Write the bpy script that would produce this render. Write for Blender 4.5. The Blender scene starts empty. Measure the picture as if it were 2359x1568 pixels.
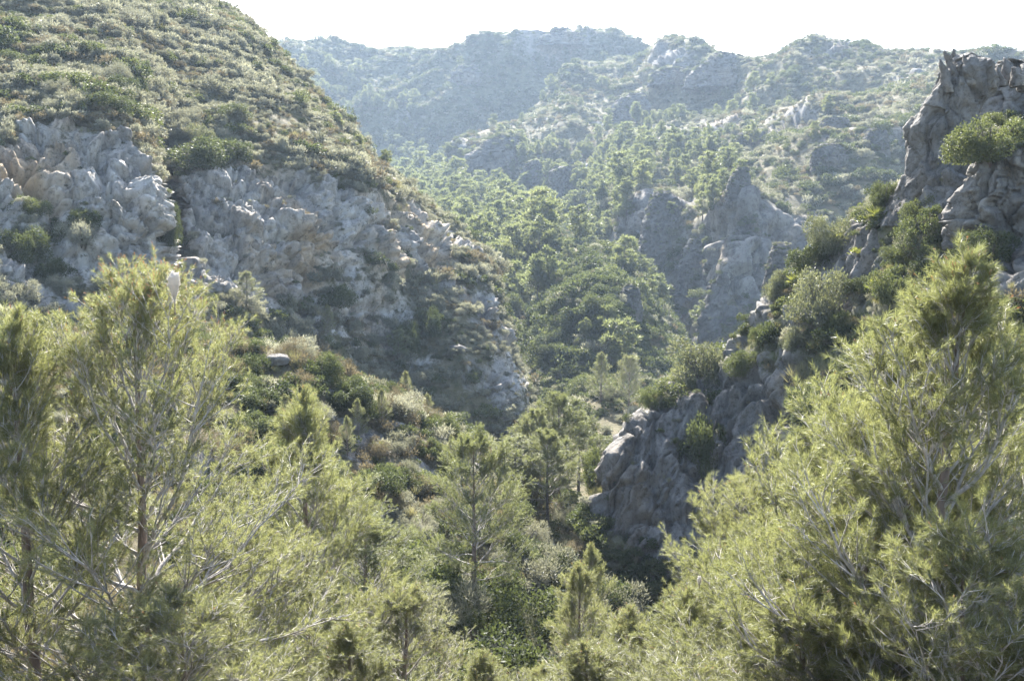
import bpy, math, random
import numpy as np
from mathutils import Vector

# ------------------------------------------------------------------ camera, sky, sun, exposure
SC = bpy.context.scene
C = SC.collection
RAD = math.radians
PW, PH, F = 2358.0, 1568.0, 2217.0           # survey frame in which the site was measured
PITCH = RAD(7.0)
cam_d = bpy.data.cameras.new('camera'); cam = bpy.data.objects.new('camera', cam_d); C.objects.link(cam)
cam_d.sensor_fit = 'HORIZONTAL'; cam_d.angle = 2*math.atan(PW/2/F)
cam_d.clip_start = 0.1; cam_d.clip_end = 20000
cam.location = (0, 0, 0); cam.rotation_euler = (math.pi/2 - PITCH, 0, 0)
SC.camera = cam
SUN_EL, SUN_AZ = RAD(39), RAD(-5)            # azimuth measured from +Y towards +X
wd = bpy.data.worlds.new('World'); SC.world = wd; wd.use_nodes = True
wn = wd.node_tree.nodes; wl = wd.node_tree.links
sky = wn.new('ShaderNodeTexSky'); sky.sky_type = 'NISHITA'; sky.sun_disc = False
sky.sun_elevation = SUN_EL; sky.sun_rotation = SUN_AZ
sky.altitude = 200; sky.air_density = 1.0; sky.dust_density = 2.2; sky.ozone_density = 1.0
bg = wn['Background']; bg.inputs['Strength'].default_value = 0.095
wl.new(sky.outputs[0], bg.inputs['Color'])
sd = bpy.data.lights.new('sun', 'SUN'); sun = bpy.data.objects.new('sun', sd); C.objects.link(sun)
sd.energy = 5.0; sd.angle = RAD(0.55); sd.color = (1.0, 0.965, 0.91)
sv = Vector((math.sin(SUN_AZ)*math.cos(SUN_EL), math.cos(SUN_AZ)*math.cos(SUN_EL), math.sin(SUN_EL)))
sun.rotation_euler = sv.to_track_quat('Z', 'Y').to_euler(); sun.location = (0, 0, 80)
vs = SC.view_settings
vs.view_transform = 'Standard'; vs.look = 'None'; vs.gamma = 1.0; vs.exposure = 2.6; vs.use_curve_mapping = False
SC.cycles.max_bounces = 6; SC.cycles.diffuse_bounces = 3; SC.cycles.transmission_bounces = 4
SC.cycles.volume_bounces = 1; SC.cycles.transparent_max_bounces = 4
SC.cycles.use_denoising = True; SC.cycles.sample_clamp_indirect = 6.0

# ------------------------------------------------------------------ helpers
rng = np.random.default_rng(7)
random.seed(7)
cp, sp = math.cos(PITCH), math.sin(PITCH)
def W(px, py, D):
    """a surveyed direction and a distance (metres north of the viewpoint) to a point of the place"""
    xc, yc = (px-PW/2)/F, (PH/2-py)/F
    dy = cp + yc*sp
    return np.array((xc*D/dy, D, (yc*cp - sp)*D/dy))
def project(P):
    P = np.asarray(P, float).reshape(-1, 3)
    f = P[:, 1]*cp - P[:, 2]*sp; u = P[:, 1]*sp + P[:, 2]*cp
    f = np.where(f < 0.1, 0.1, f)
    return PW/2 + F*P[:, 0]/f, PH/2 - F*u/f, f

def _hash(i, j, k, s):
    h = (i*374761393 + j*668265263 + k*2147483647 + s*974634541) & 0xFFFFFFFF
    h = ((h ^ (h >> 13))*1274126177) & 0xFFFFFFFF
    h = ((h ^ (h >> 16))*2246822519) & 0xFFFFFFFF
    return (h ^ (h >> 15)) & 0xFFFFFFFF
def noise(p, s=0):
    p = np.asarray(p, float); i = np.floor(p).astype(np.int64); f = p - i
    w = f*f*f*(f*(f*6-15)+10); out = 0.0
    for dx in (0, 1):
        wx = w[:, 0] if dx else 1-w[:, 0]
        for dy in (0, 1):
            wy = w[:, 1] if dy else 1-w[:, 1]
            for dz in (0, 1):
                wz = w[:, 2] if dz else 1-w[:, 2]
                h = _hash(i[:, 0]+dx, i[:, 1]+dy, i[:, 2]+dz, s)
                gx = (h & 1023)/511.5-1; gy = ((h >> 10) & 1023)/511.5-1; gz = ((h >> 20) & 1023)/511.5-1
                out = out + wx*wy*wz*(gx*(f[:, 0]-dx)+gy*(f[:, 1]-dy)+gz*(f[:, 2]-dz))
    return out*1.3
def fbm(p, o=4, s=0):
    a, r = 1.0, 0.0
    for k in range(o):
        r = r + a*noise(p*(2.03**k), s+k*17); a *= 0.5
    return r
def smooth01(x, a, b):
    t = np.clip((x-a)/(b-a), 0, 1); return t*t*(3-2*t)

def mesh_np(name, V, faces, mats=None, smooth=False, attrs=None):
    """faces: a list of (n,k) int arrays"""
    me = bpy.data.meshes.new(name); V = np.asarray(V, np.float32)
    fs = [np.asarray(f, np.int32) for f in faces if len(f)]
    me.vertices.add(len(V)); me.vertices.foreach_set('co', V.ravel())
    tot = np.concatenate([np.full(len(f), f.shape[1], np.int32) for f in fs])
    loops = np.concatenate([f.ravel() for f in fs])
    me.loops.add(len(loops)); me.loops.foreach_set('vertex_index', loops)
    st = np.zeros(len(tot), np.int32); st[1:] = np.cumsum(tot)[:-1]
    me.polygons.add(len(tot)); me.polygons.foreach_set('loop_start', st); me.polygons.foreach_set('loop_total', tot)
    if smooth: me.polygons.foreach_set('use_smooth', np.ones(len(tot), bool))
    for k, v in (attrs or {}).items():
        at = me.attributes.new(k, 'FLOAT', 'POINT'); at.data.foreach_set('value', np.asarray(v, np.float32))
    if mats: me.materials.append(mats)
    me.update(calc_edges=True)
    return me
def obj(name, me, parent=None, loc=None):
    o = bpy.data.objects.new(name, me); C.objects.link(o)
    if parent: o.parent = parent
    if loc is not None: o.location = loc
    return o
def tag(o, label=None, cat=None, group=None, kind=None):
    if label: o['label'] = label
    if cat: o['category'] = cat
    if group: o['group'] = group
    if kind: o['kind'] = kind
    return o
def copy_tree(o, parent=None):
    c = o.copy(); C.objects.link(c); c.parent = parent
    for ch in o.children: copy_tree(ch, c)
    return c

# ------------------------------------------------------------------ materials
def new_mat(name):
    m = bpy.data.materials.new(name); m.use_nodes = True
    nt = m.node_tree; nt.nodes.remove(nt.nodes['Principled BSDF'])
    return m, nt.nodes, nt.links, nt.nodes['Material Output']
def ramp(N, stops):
    r = N.new('ShaderNodeValToRGB'); e = r.color_ramp.elements
    while len(e) < len(stops): e.new(0.5)
    for k, (p, c) in enumerate(stops): e[k].position = p; e[k].color = (*c, 1)
    return r
def leaf_mat(name, stops, trans=0.4, rough=0.5, spec=0.3, tint=(1.15, 1.25, 0.6), island=0.5):
    m, N, L, out = new_mat(name)
    stops = [(q, tuple(x*0.70+0.30*(0.3*c[0]+0.6*c[1]+0.1*c[2]) for x in c)) for q, c in stops]   # leaf colours pulled part of the way towards grey
    oi = N.new('ShaderNodeObjectInfo'); ge = N.new('ShaderNodeNewGeometry')
    mx = N.new('ShaderNodeMath'); mx.operation = 'MULTIPLY_ADD'
    L.new(ge.outputs['Random Per Island'], mx.inputs[0]); mx.inputs[1].default_value = island
    m2 = N.new('ShaderNodeMath'); m2.operation = 'MULTIPLY'; L.new(oi.outputs['Random'], m2.inputs[0]); m2.inputs[1].default_value = 1-island
    L.new(m2.outputs[0], mx.inputs[2])
    r = ramp(N, stops); L.new(mx.outputs[0], r.inputs[0])
    p = N.new('ShaderNodeBsdfPrincipled'); L.new(r.outputs[0], p.inputs['Base Color'])
    p.inputs['Roughness'].default_value = rough; p.inputs['Specular IOR Level'].default_value = spec
    t = N.new('ShaderNodeBsdfTranslucent')
    tc = N.new('ShaderNodeMix'); tc.data_type = 'RGBA'; tc.blend_type = 'MULTIPLY'; tc.inputs[0].default_value = 1
    L.new(r.outputs[0], tc.inputs[6]); tc.inputs[7].default_value = (*[min(2, x) for x in tint], 1)
    L.new(tc.outputs[2], t.inputs['Color'])
    ms = N.new('ShaderNodeMixShader'); ms.inputs[0].default_value = trans
    L.new(p.outputs[0], ms.inputs[1]); L.new(t.outputs[0], ms.inputs[2]); L.new(ms.outputs[0], out.inputs['Surface'])
    return m
def bark_mat(name, a, b, scale=14):
    m, N, L, out = new_mat(name)
    tc = N.new('ShaderNodeTexCoord'); mp = N.new('ShaderNodeMapping'); mp.inputs['Scale'].default_value = (1, 1, 0.3)
    L.new(tc.outputs['Object'], mp.inputs[0])
    n = N.new('ShaderNodeTexNoise'); n.inputs['Scale'].default_value = scale; n.inputs['Detail'].default_value = 6
    L.new(mp.outputs[0], n.inputs['Vector']); r = ramp(N, [(0.3, a), (0.7, b)]); L.new(n.outputs[0], r.inputs[0])
    p = N.new('ShaderNodeBsdfPrincipled'); L.new(r.outputs[0], p.inputs['Base Color']); p.inputs['Roughness'].default_value = 0.85
    bp = N.new('ShaderNodeBump'); bp.inputs['Strength'].default_value = 0.6; bp.inputs['Distance'].default_value = 0.02
    L.new(n.outputs[0], bp.inputs['Height']); L.new(bp.outputs[0], p.inputs['Normal']); L.new(p.outputs[0], out.inputs['Surface'])
    return m
def rock_nodes(N, L, s, light=1.0, warm=1.0):
    """limestone colour and height, s = size of features in metres"""
    tc = N.new('ShaderNodeTexCoord'); src = tc.outputs['Object']
    def nz(scale, det=6, rough=0.6, sc=(1, 1, 1), typ='noise'):
        mp = N.new('ShaderNodeMapping'); mp.inputs['Scale'].default_value = sc; L.new(src, mp.inputs[0])
        n = N.new('ShaderNodeTexNoise'); n.inputs['Scale'].default_value = scale; n.inputs['Detail'].default_value = det
        n.inputs['Roughness'].default_value = rough; L.new(mp.outputs[0], n.inputs['Vector']); return n
    a = nz(0.22/s, 8, 0.65)
    r1 = ramp(N, [(0.30, (0.16*light, 0.15*light, 0.135*light)), (0.5, (0.31*light, 0.285*light, 0.25*light)), (0.72, (0.47*light, 0.44*light, 0.39*light))])
    L.new(a.outputs[0], r1.inputs[0])
    b = nz(0.16/s, 4, 0.55, (1, 1, 0.55)); rb = ramp(N, [(0.52, (0, 0, 0)), (0.68, (1, 1, 1))]); L.new(b.outputs[0], rb.inputs[0])
    m1 = N.new('ShaderNodeMix'); m1.data_type = 'RGBA'; L.new(r1.outputs[0], m1.inputs[6]); m1.inputs[7].default_value = (0.37*light, 0.26*light*1.02, 0.15*light, 1)
    mf = N.new('ShaderNodeMath'); mf.operation = 'MULTIPLY'; mf.inputs[1].default_value = 0.6*warm; L.new(rb.outputs[0], mf.inputs[0]); L.new(mf.outputs[0], m1.inputs[0])
    # dark water and lichen streaks running down the face
    c = nz(0.9/s, 7, 0.7, (1, 1, 0.16)); rc = ramp(N, [(0.32, (0.36, 0.36, 0.38)), (0.54, (1, 1, 1))]); L.new(c.outputs[0], rc.inputs[0])
    m2 = N.new('ShaderNodeMix'); m2.data_type = 'RGBA'; m2.blend_type = 'MULTIPLY'; m2.inputs[0].default_value = 0.75
    L.new(m1.outputs[2], m2.inputs[6]); L.new(rc.outputs[0], m2.inputs[7])
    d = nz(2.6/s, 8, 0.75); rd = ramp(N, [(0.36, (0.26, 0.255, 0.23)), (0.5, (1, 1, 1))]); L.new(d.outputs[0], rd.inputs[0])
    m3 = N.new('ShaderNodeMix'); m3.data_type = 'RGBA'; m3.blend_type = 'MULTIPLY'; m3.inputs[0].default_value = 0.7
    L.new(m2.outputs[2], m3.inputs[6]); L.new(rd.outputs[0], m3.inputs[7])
    return m3.outputs[2], d.outputs[0], a.outputs[0]
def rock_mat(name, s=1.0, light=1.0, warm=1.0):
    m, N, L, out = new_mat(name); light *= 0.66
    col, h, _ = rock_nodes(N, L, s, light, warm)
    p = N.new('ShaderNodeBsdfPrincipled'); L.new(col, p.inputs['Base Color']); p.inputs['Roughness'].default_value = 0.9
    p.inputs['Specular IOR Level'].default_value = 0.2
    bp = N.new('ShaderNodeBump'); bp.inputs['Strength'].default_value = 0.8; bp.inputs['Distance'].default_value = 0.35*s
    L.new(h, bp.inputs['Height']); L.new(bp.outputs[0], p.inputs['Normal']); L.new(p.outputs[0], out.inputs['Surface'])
    return m
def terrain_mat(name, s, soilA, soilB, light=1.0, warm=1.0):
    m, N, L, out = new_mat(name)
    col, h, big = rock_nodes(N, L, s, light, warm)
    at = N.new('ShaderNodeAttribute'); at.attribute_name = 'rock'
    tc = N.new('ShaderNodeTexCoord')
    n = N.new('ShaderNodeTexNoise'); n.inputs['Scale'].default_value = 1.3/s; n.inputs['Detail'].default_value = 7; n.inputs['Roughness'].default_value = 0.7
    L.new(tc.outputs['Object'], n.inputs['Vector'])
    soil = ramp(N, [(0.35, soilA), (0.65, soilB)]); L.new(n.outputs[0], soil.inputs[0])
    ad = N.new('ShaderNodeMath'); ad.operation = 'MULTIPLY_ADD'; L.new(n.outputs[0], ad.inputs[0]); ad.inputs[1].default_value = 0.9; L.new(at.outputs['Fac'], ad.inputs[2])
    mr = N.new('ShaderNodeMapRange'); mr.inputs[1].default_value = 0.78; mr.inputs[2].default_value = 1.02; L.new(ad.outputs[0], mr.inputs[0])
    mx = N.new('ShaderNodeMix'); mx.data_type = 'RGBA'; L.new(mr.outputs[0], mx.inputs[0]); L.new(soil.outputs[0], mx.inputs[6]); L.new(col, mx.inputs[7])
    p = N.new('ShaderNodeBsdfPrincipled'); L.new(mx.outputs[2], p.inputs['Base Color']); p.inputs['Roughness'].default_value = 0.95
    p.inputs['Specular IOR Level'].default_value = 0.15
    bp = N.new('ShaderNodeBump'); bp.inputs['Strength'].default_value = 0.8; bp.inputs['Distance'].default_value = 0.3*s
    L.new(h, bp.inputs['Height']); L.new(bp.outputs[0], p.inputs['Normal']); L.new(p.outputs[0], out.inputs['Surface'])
    return m
SOIL_A, SOIL_B = (0.055, 0.055, 0.025), (0.15, 0.125, 0.075)
M = {
 'terr_near': terrain_mat('near_slope', 0.6, (0.07, 0.06, 0.03), (0.14, 0.12, 0.075)),
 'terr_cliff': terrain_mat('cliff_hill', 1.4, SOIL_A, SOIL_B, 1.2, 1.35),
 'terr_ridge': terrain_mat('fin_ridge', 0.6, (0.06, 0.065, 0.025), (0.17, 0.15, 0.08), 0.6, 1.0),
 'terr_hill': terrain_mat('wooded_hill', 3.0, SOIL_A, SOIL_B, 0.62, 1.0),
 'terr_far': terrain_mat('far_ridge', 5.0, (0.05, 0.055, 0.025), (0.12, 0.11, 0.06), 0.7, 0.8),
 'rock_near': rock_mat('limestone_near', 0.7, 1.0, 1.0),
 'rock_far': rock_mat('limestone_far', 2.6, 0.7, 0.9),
 'needle': leaf_mat('pine_needles', [(0.0, (0.12, 0.132, 0.042)), (0.5, (0.178, 0.182, 0.068)), (1.0, (0.26, 0.24, 0.11))], 0.55, 0.42, 0.4, (1.15, 1.2, 0.75), 0.8),
 'needle_mid': leaf_mat('pine_needles_mid', [(0.0, (0.10, 0.115, 0.05)), (0.5, (0.15, 0.165, 0.075)), (1.0, (0.20, 0.205, 0.105))], 0.55, 0.45, 0.4, (1.2, 1.22, 0.65), 0.6),
 'needle_far': leaf_mat('pine_needles_far', [(0.0, (0.09, 0.105, 0.055)), (0.5, (0.13, 0.145, 0.08)), (1.0, (0.175, 0.18, 0.105))], 0.55, 0.5, 0.35, (1.15, 1.2, 0.6), 0.4),
 'candle': leaf_mat('rusty_shoots', [(0, (0.22, 0.10, 0.04)), (1, (0.36, 0.20, 0.08))], 0.3, 0.6, 0.2, (1.2, 1, 0.7)),
 'bark': bark_mat('pine_bark', (0.07, 0.052, 0.042), (0.22, 0.165, 0.13)),
 'twig': bark_mat('grey_branch', (0.19, 0.17, 0.15), (0.42, 0.39, 0.355), 20),
 'bark_far': bark_mat('dark_bark', (0.05, 0.04, 0.034), (0.14, 0.11, 0.09)),
 'grey': leaf_mat('grey_green_leaf', [(0, (0.11, 0.11, 0.07)), (0.5, (0.20, 0.195, 0.135)), (1, (0.33, 0.315, 0.235))], 0.4, 0.55, 0.3, (1.1, 1.1, 0.85), 0.4),
 'green': leaf_mat('lentisk_leaf', [(0, (0.04, 0.052, 0.02)), (0.5, (0.075, 0.09, 0.03)), (1, (0.125, 0.135, 0.045))], 0.4, 0.6, 0.15, (1.15, 1.2, 0.7), 0.4),
 'brown': leaf_mat('dry_heath_leaf', [(0, (0.085, 0.075, 0.045)), (0.5, (0.135, 0.12, 0.07)), (1, (0.19, 0.165, 0.09))], 0.4, 0.6, 0.2, (1.15, 1.02, 0.75), 0.4),
 'olive': leaf_mat('wild_olive_leaf', [(0, (0.07, 0.08, 0.05)), (0.5, (0.12, 0.13, 0.09)), (1, (0.20, 0.205, 0.16))], 0.4, 0.55, 0.2, (1.2, 1.2, 0.6), 0.8),
 'palm': leaf_mat('fan_palm_leaf', [(0, (0.10, 0.13, 0.02)), (0.5, (0.17, 0.19, 0.03)), (1, (0.27, 0.25, 0.05))], 0.4, 0.35, 0.5, (1.2, 1.25, 0.5), 0.8),
 'grass': leaf_mat('tufted_grass', [(0, (0.13, 0.13, 0.05)), (0.5, (0.20, 0.19, 0.08)), (1, (0.30, 0.27, 0.14))], 0.4, 0.6, 0.2, (1.2, 1.15, 0.7), 0.4),
 'silk': leaf_mat('silk_web', [(0, (0.38, 0.34, 0.28)), (1, (0.60, 0.55, 0.48))], 0.45, 0.6, 0.2, (1, 1, 1), 0.8),
}

# ------------------------------------------------------------------ terrain: lofted ground surveyed contour by contour
def resample(A, n, par):
    """A (R,...): linear resample along axis 0 with parameter par"""
    t = np.linspace(par[0], par[-1], n); k = np.clip(np.searchsorted(par, t, 'right')-1, 0, len(par)-2)
    w = ((t-par[k])/(par[k+1]-par[k])).reshape((-1,)+(1,)*(A.ndim-1))
    return A[k]*(1-w)+A[k+1]*w
def soften(G, it):
    for _ in range(it):
        G[1:-1] = (G[:-2]+2*G[1:-1]+G[2:])/4
        G[:, 1:-1] = (G[:, :-2]+2*G[:, 1:-1]+G[:, 2:])/4
    return G
def grid_normals(P):
    du = np.gradient(P, axis=1); dv = np.gradient(P, axis=0)
    n = np.cross(du, dv); n /= np.linalg.norm(n, axis=2, keepdims=True)+1e-9
    return n
ZONES = {}
def loft(name, rows, nu, nv, mat, disp, soft=6, world=False):
    """rows: bottom to top, each a list of (a,b,c,rock) left to right"""
    R = np.array([[(list(p[:3]) if world else list(W(*p[:3])))+[p[3]] for p in r] for r in rows], float)
    if world: px, py, _ = project(R[..., :3].reshape(-1, 3)); S = np.stack([px, py], 1).reshape(R.shape[0], R.shape[1], 2)
    else: S = np.array([[p[:2] for p in r] for r in rows], float)
    S = np.clip(S, -900, 3600)
    dv = np.linalg.norm(np.diff(S, axis=0), axis=2).mean(1)+25; du = np.linalg.norm(np.diff(S, axis=1), axis=2).mean(0)+12
    G = resample(R, nv, np.concatenate([[0], np.cumsum(dv)]))
    G = np.swapaxes(resample(np.swapaxes(G, 0, 1), nu, np.concatenate([[0], np.cumsum(du)])), 0, 1).copy()
    G = soften(G, soft)
    P = G[..., :3]; rk = G[..., 3]
    Nn = grid_normals(P)
    flip = (Nn*P).sum(2).mean() > 0
    if flip: Nn = -Nn
    flat = P.reshape(-1, 3)
    off, rk2 = disp(flat, rk.ravel(), Nn.reshape(-1, 3))
    P = (flat+off).reshape(P.shape); rk = np.clip(rk2, 0, 1).reshape(rk.shape)
    idx = np.arange(nu*nv).reshape(nv, nu)
    q = np.stack([idx[:-1, :-1], idx[:-1, 1:], idx[1:, 1:], idx[1:, :-1]], -1).reshape(-1, 4)
    if flip: q = q[:, ::-1]
    me = mesh_np(name, P.reshape(-1, 3), [q], mat, name not in ('cliff_hillside', 'rock_fin_ridge'), {'rock': rk.ravel()})
    o = tag(obj(name, me), kind='structure')
    Nn = grid_normals(P); Nn *= np.sign((Nn[..., 2:3])+1e-6)
    ZONES[name] = (P, rk, Nn)
    return o
def blocks(p, seed, tilt=1.0, w=0.045):
    """fractured rock: cells with their own offset and tilted face, grooves between them"""
    i = np.floor(p).astype(np.int64); n = len(p); f1 = np.full(n, 9.0); f2 = np.full(n, 9.0); val = np.zeros(n)
    for dx in (-1, 0, 1):
        for dy in (-1, 0, 1):
            for dz in (-1, 0, 1):
                c = i+np.array((dx, dy, dz)); h = _hash(c[:, 0], c[:, 1], c[:, 2], seed); h2 = _hash(c[:, 2], c[:, 0], c[:, 1], seed+91)
                ox, oy, oz = (h & 1023)/1023, ((h >> 10) & 1023)/1023, ((h >> 20) & 1023)/1023
                ex, ey, ez = p[:, 0]-c[:, 0]-ox, p[:, 1]-c[:, 1]-oy, p[:, 2]-c[:, 2]-oz
                d = 0.75*np.maximum(np.maximum(np.abs(ex), np.abs(ey)), np.abs(ez))+0.25*np.sqrt(ex*ex+ey*ey+ez*ez); lt = d < f1
                v = (h2 & 255)/127.5-1+tilt*(((h2 >> 8 & 255)/127.5-1)*ex+((h2 >> 16 & 255)/127.5-1)*ey+((h2 >> 24 & 255)/127.5-1)*ez)*1.6
                f2 = np.where(lt, f1, np.minimum(f2, d)); val = np.where(lt, v, val); f1 = np.where(lt, d, f1)
    return val*0.6-0.45*np.exp(-((f2-f1)/w)**2)
def warp(p, sc, a, s): return p+np.stack([fbm(p/sc, 2, s), fbm(p/sc, 2, s+3), fbm(p/sc, 2, s+6)], 1)*a
def crack(p, s, w=0.09):
    n = np.abs(noise(p, s)); return -np.exp(-(n/w)**2)

def disp_cliff(p, r, n):
    nf = fbm(p/16, 3, 5); r2 = np.clip(r + (nf*0.55+fbm(p/4.0, 2, 8)*0.35)*smooth01(r, 0.02, 0.4)*(1-0.4*smooth01(r, 0.8, 1)), 0, 1)
    rk = smooth01(r2, 0.35, 0.7)
    t = p.copy(); t[:, 2] += 0.35*p[:, 0]*0.3
    big = fbm(t/np.array((11, 11, 22)), 3, 1)*1.9
    blk = fbm(t/np.array((3.2, 3.2, 2.6)), 3, 21)*1.0
    led = np.abs(((t[:, 2]+fbm(p/7, 2, 3)*2.5)/2.6) % 1-0.5)*1.0
    rid = (0.35-np.abs(noise(t/np.array((1.6, 1.6, 1.1)), 61)))*0.7
    ck = crack(t/np.array((6, 6, 22)), 31, 0.05)*1.3 + crack(t/np.array((9, 9, 3.4)), 41, 0.07)*0.9 + crack(t/np.array((2.4, 2.4, 3)), 44, 0.08)*0.45
    tw = warp(t, 5, 0.8, 81); tw = np.stack([tw[:, 0]*0.94-tw[:, 2]*0.34, tw[:, 1], tw[:, 0]*0.34+tw[:, 2]*0.94], 1)
    bk = blocks(tw/np.array((3.6, 3.6, 6.5)), 3)*0.85+blocks(tw/np.array((1.5, 1.5, 1.6)), 4)*0.4+blocks(tw/np.array((.7, .7, .6)), 5)*0.26+blocks(p/.33, 25)*0.1
    d = rk*(big*0.7+led*0.5+rid*0.1+ck*1.0+bk*1.2) + (1-rk)*(fbm(p/9, 3, 51)*0.9+fbm(p/28, 3, 52)*1.6*smooth01(p[:, 1], 95, 130))
    return n*d[:, None], r2
def fin_field(p, k=1.0):
    a = (0.86*p[:, 0]-0.42*p[:, 2]+0.35*p[:, 1])/k; b = (0.5*p[:, 0]+0.86*p[:, 2])/k
    q = np.stack([a/0.75, b/5.0, p[:, 1]/(2.2*k)], 1)
    q[:, 0] += fbm(p/(3.0*k), 2, 77)*0.9
    f = np.abs(noise(q, 11)); g = np.abs(noise(q*2.3, 12))
    return (0.3-f)*1.5+(0.3-g)*0.6
def disp_ridge(p, r, n):
    r2 = np.clip(r+fbm(p/5, 3, 9)*0.9*smooth01(r, 0, 0.4), 0, 1); rk = smooth01(r2, 0.3, 0.6)
    ck = crack(p/np.array((2.5, 2.5, 4)), 33, 0.06)*0.6
    tw = warp(p, 2, .5, 83); tw = np.stack([tw[:, 0]*0.87-tw[:, 2]*0.5, tw[:, 1], tw[:, 0]*0.5+tw[:, 2]*0.87], 1)
    bk = blocks(tw/np.array((.8, 1.6, 4.5)), 6)*0.38+blocks(tw/np.array((.3, .6, 1.3)), 7)*0.13
    d = rk*(fin_field(p)*0.5+fbm(p/np.array((4, 4, 6)), 3, 2)*1.0+ck+bk)+(1-rk)*fbm(p/3, 3, 4)*0.35
    return n*d[:, None], r2
def disp_hill(p, r, n):
    r2 = np.clip(r+fbm(p/45, 4, 19)*0.55+fbm(p/12, 3, 20)*0.25, 0, 1); rk = smooth01(r2, 0.45, 0.65)
    big = fbm(p/np.array((70, 70, 90)), 3, 6)*11 + (0.25-np.abs(noise(p/np.array((55, 120, 80)), 7)))*12
    d = big+rk*(fbm(p/9, 4, 14)*2+blocks(warp(p, 12, 4, 85)/np.array((9, 9, 13)), 8)*3+blocks(p/3.6, 9)*0.9+crack(p/np.array((10, 10, 25)), 15, 0.07)*2.0)+fbm(p/14, 2, 16)*1.4
    return n*d[:, None], r2
def disp_far(p, r, n):
    r2 = np.clip(r+fbm(p/50, 4, 29)*0.5, 0, 1)
    d = fbm(p/110, 3, 26)*16+fbm(p/25, 3, 27)*4
    return n*d[:, None], r2
def disp_valley(p, r, n):
    d = fbm(p/18, 3, 36)*1.6
    return n*d[:, None], np.clip(r+fbm(p/9, 2, 37)*0.4, 0, 1)
def disp_near(p, r, n):
    r2 = np.clip(r+fbm(p/4, 3, 46)*0.75, 0, 1)
    d = (fbm(p/6, 3, 45)*0.8+fbm(p/1.3, 3, 47)*0.25*(0.4+r2))*smooth01(p[:, 1], 3, 9)
    return n*d[:, None], r2

def R_(y, r): return [(a, b, c, r) for a, b, c in y]
# hill with the long cliff, left of the gorge
c_rows = [
 R_([(-450,900,50),(-50,850,55),(170,820,60),(300,800,64),(365,790,68),(390,780,76),(430,770,74),(560,780,78),(700,830,85),(850,900,92),(960,950,95),(1090,1010,95),(1170,1040,97),(1228,1040,100),(1215,1020,130)], 0.1),
 [(-450,640,58,.2),(-50,620,64,.4),(170,610,70,.85),(300,610,72,.9),(366,600,74,.9),(388,600,92,.8),(430,610,84,.5),(560,650,86,.45),(700,700,92,.4),(850,770,98,.5),(960,740,105,.5),(1070,830,100,.4),(1150,870,102,.8),(1218,890,106,.5),(1210,900,135,.1)],
 [(-450,460,64,.8),(-50,480,68,.9),(170,480,73,1),(300,450,75,1.),(368,480,76,.8),(388,480,100,.9),(425,480,90,1),(560,500,92,1),(700,520,96,.95),(850,560,103,.9),(960,600,112,.8),(1060,660,112,.85),(1130,690,112,.9),(1178,770,116,.45),(1165,790,145,.1)],
 [(-450,350,68,.9),(-50,360,72,1.),(160,340,77,1),(290,330,80,1),(358,390,80,.45),(386,420,102,.8),(420,420,94,.9),(550,390,98,1),(690,420,101,.9),(850,450,108,.85),(960,500,117,.85),(1050,570,120,.5),(1110,610,120,.5),(1155,690,124,.3),(1150,700,150,.1)],
 [(-450,300,72,.5),(-50,310,76,.5),(150,270,81,.7),(280,255,84,.5),(340,340,84,.35),(380,330,108,.0),(420,340,100,.05),(540,320,104,.3),(690,345,108,.3),(840,400,114,.2),(925,445,124,.5),(1035,520,132,.2),(1090,560,128,.2),(1140,640,132,.2),(1130,660,155,.1)],
 R_([(-450,120,92),(-50,130,98),(170,150,100),(300,170,102),(370,240,102),(410,250,110),(450,250,112),(560,230,116),(680,250,122),(765,290,132),(828,335,140),(838,360,160),(830,390,180),(820,410,200),(810,440,220)], 0.12),
 R_([(-450,-60,120),(-50,-60,125),(120,-40,128),(230,-20,130),(300,20,130),(340,40,131),(380,60,132),(470,80,138),(545,95,146),(605,122,154),(655,160,160),(665,190,180),(655,220,200),(645,250,220),(640,300,240)], 0.08),
 R_([(-450,-350,165),(-100,-300,167),(0,-260,168),(100,-210,170),(150,-180,170),(190,-160,171),(230,-140,172),(300,-100,174),(380,-60,176),(430,-30,178),(485,0,180),(495,20,200),(520,60,225),(510,100,250),(500,150,270)], 0.05),
 R_([(-450,-250,260),(-100,-200,265),(0,-160,268),(100,-110,270),(150,-80,270),(190,-60,271),(230,-40,272),(300,0,274),(380,40,276),(450,70,278),(500,100,280),(500,120,290),(490,160,300),(480,200,310),(470,250,320)], 0.0),
]
loft('cliff_hillside', c_rows, 470, 420, M['terr_cliff'], disp_cliff, 5)
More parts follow.
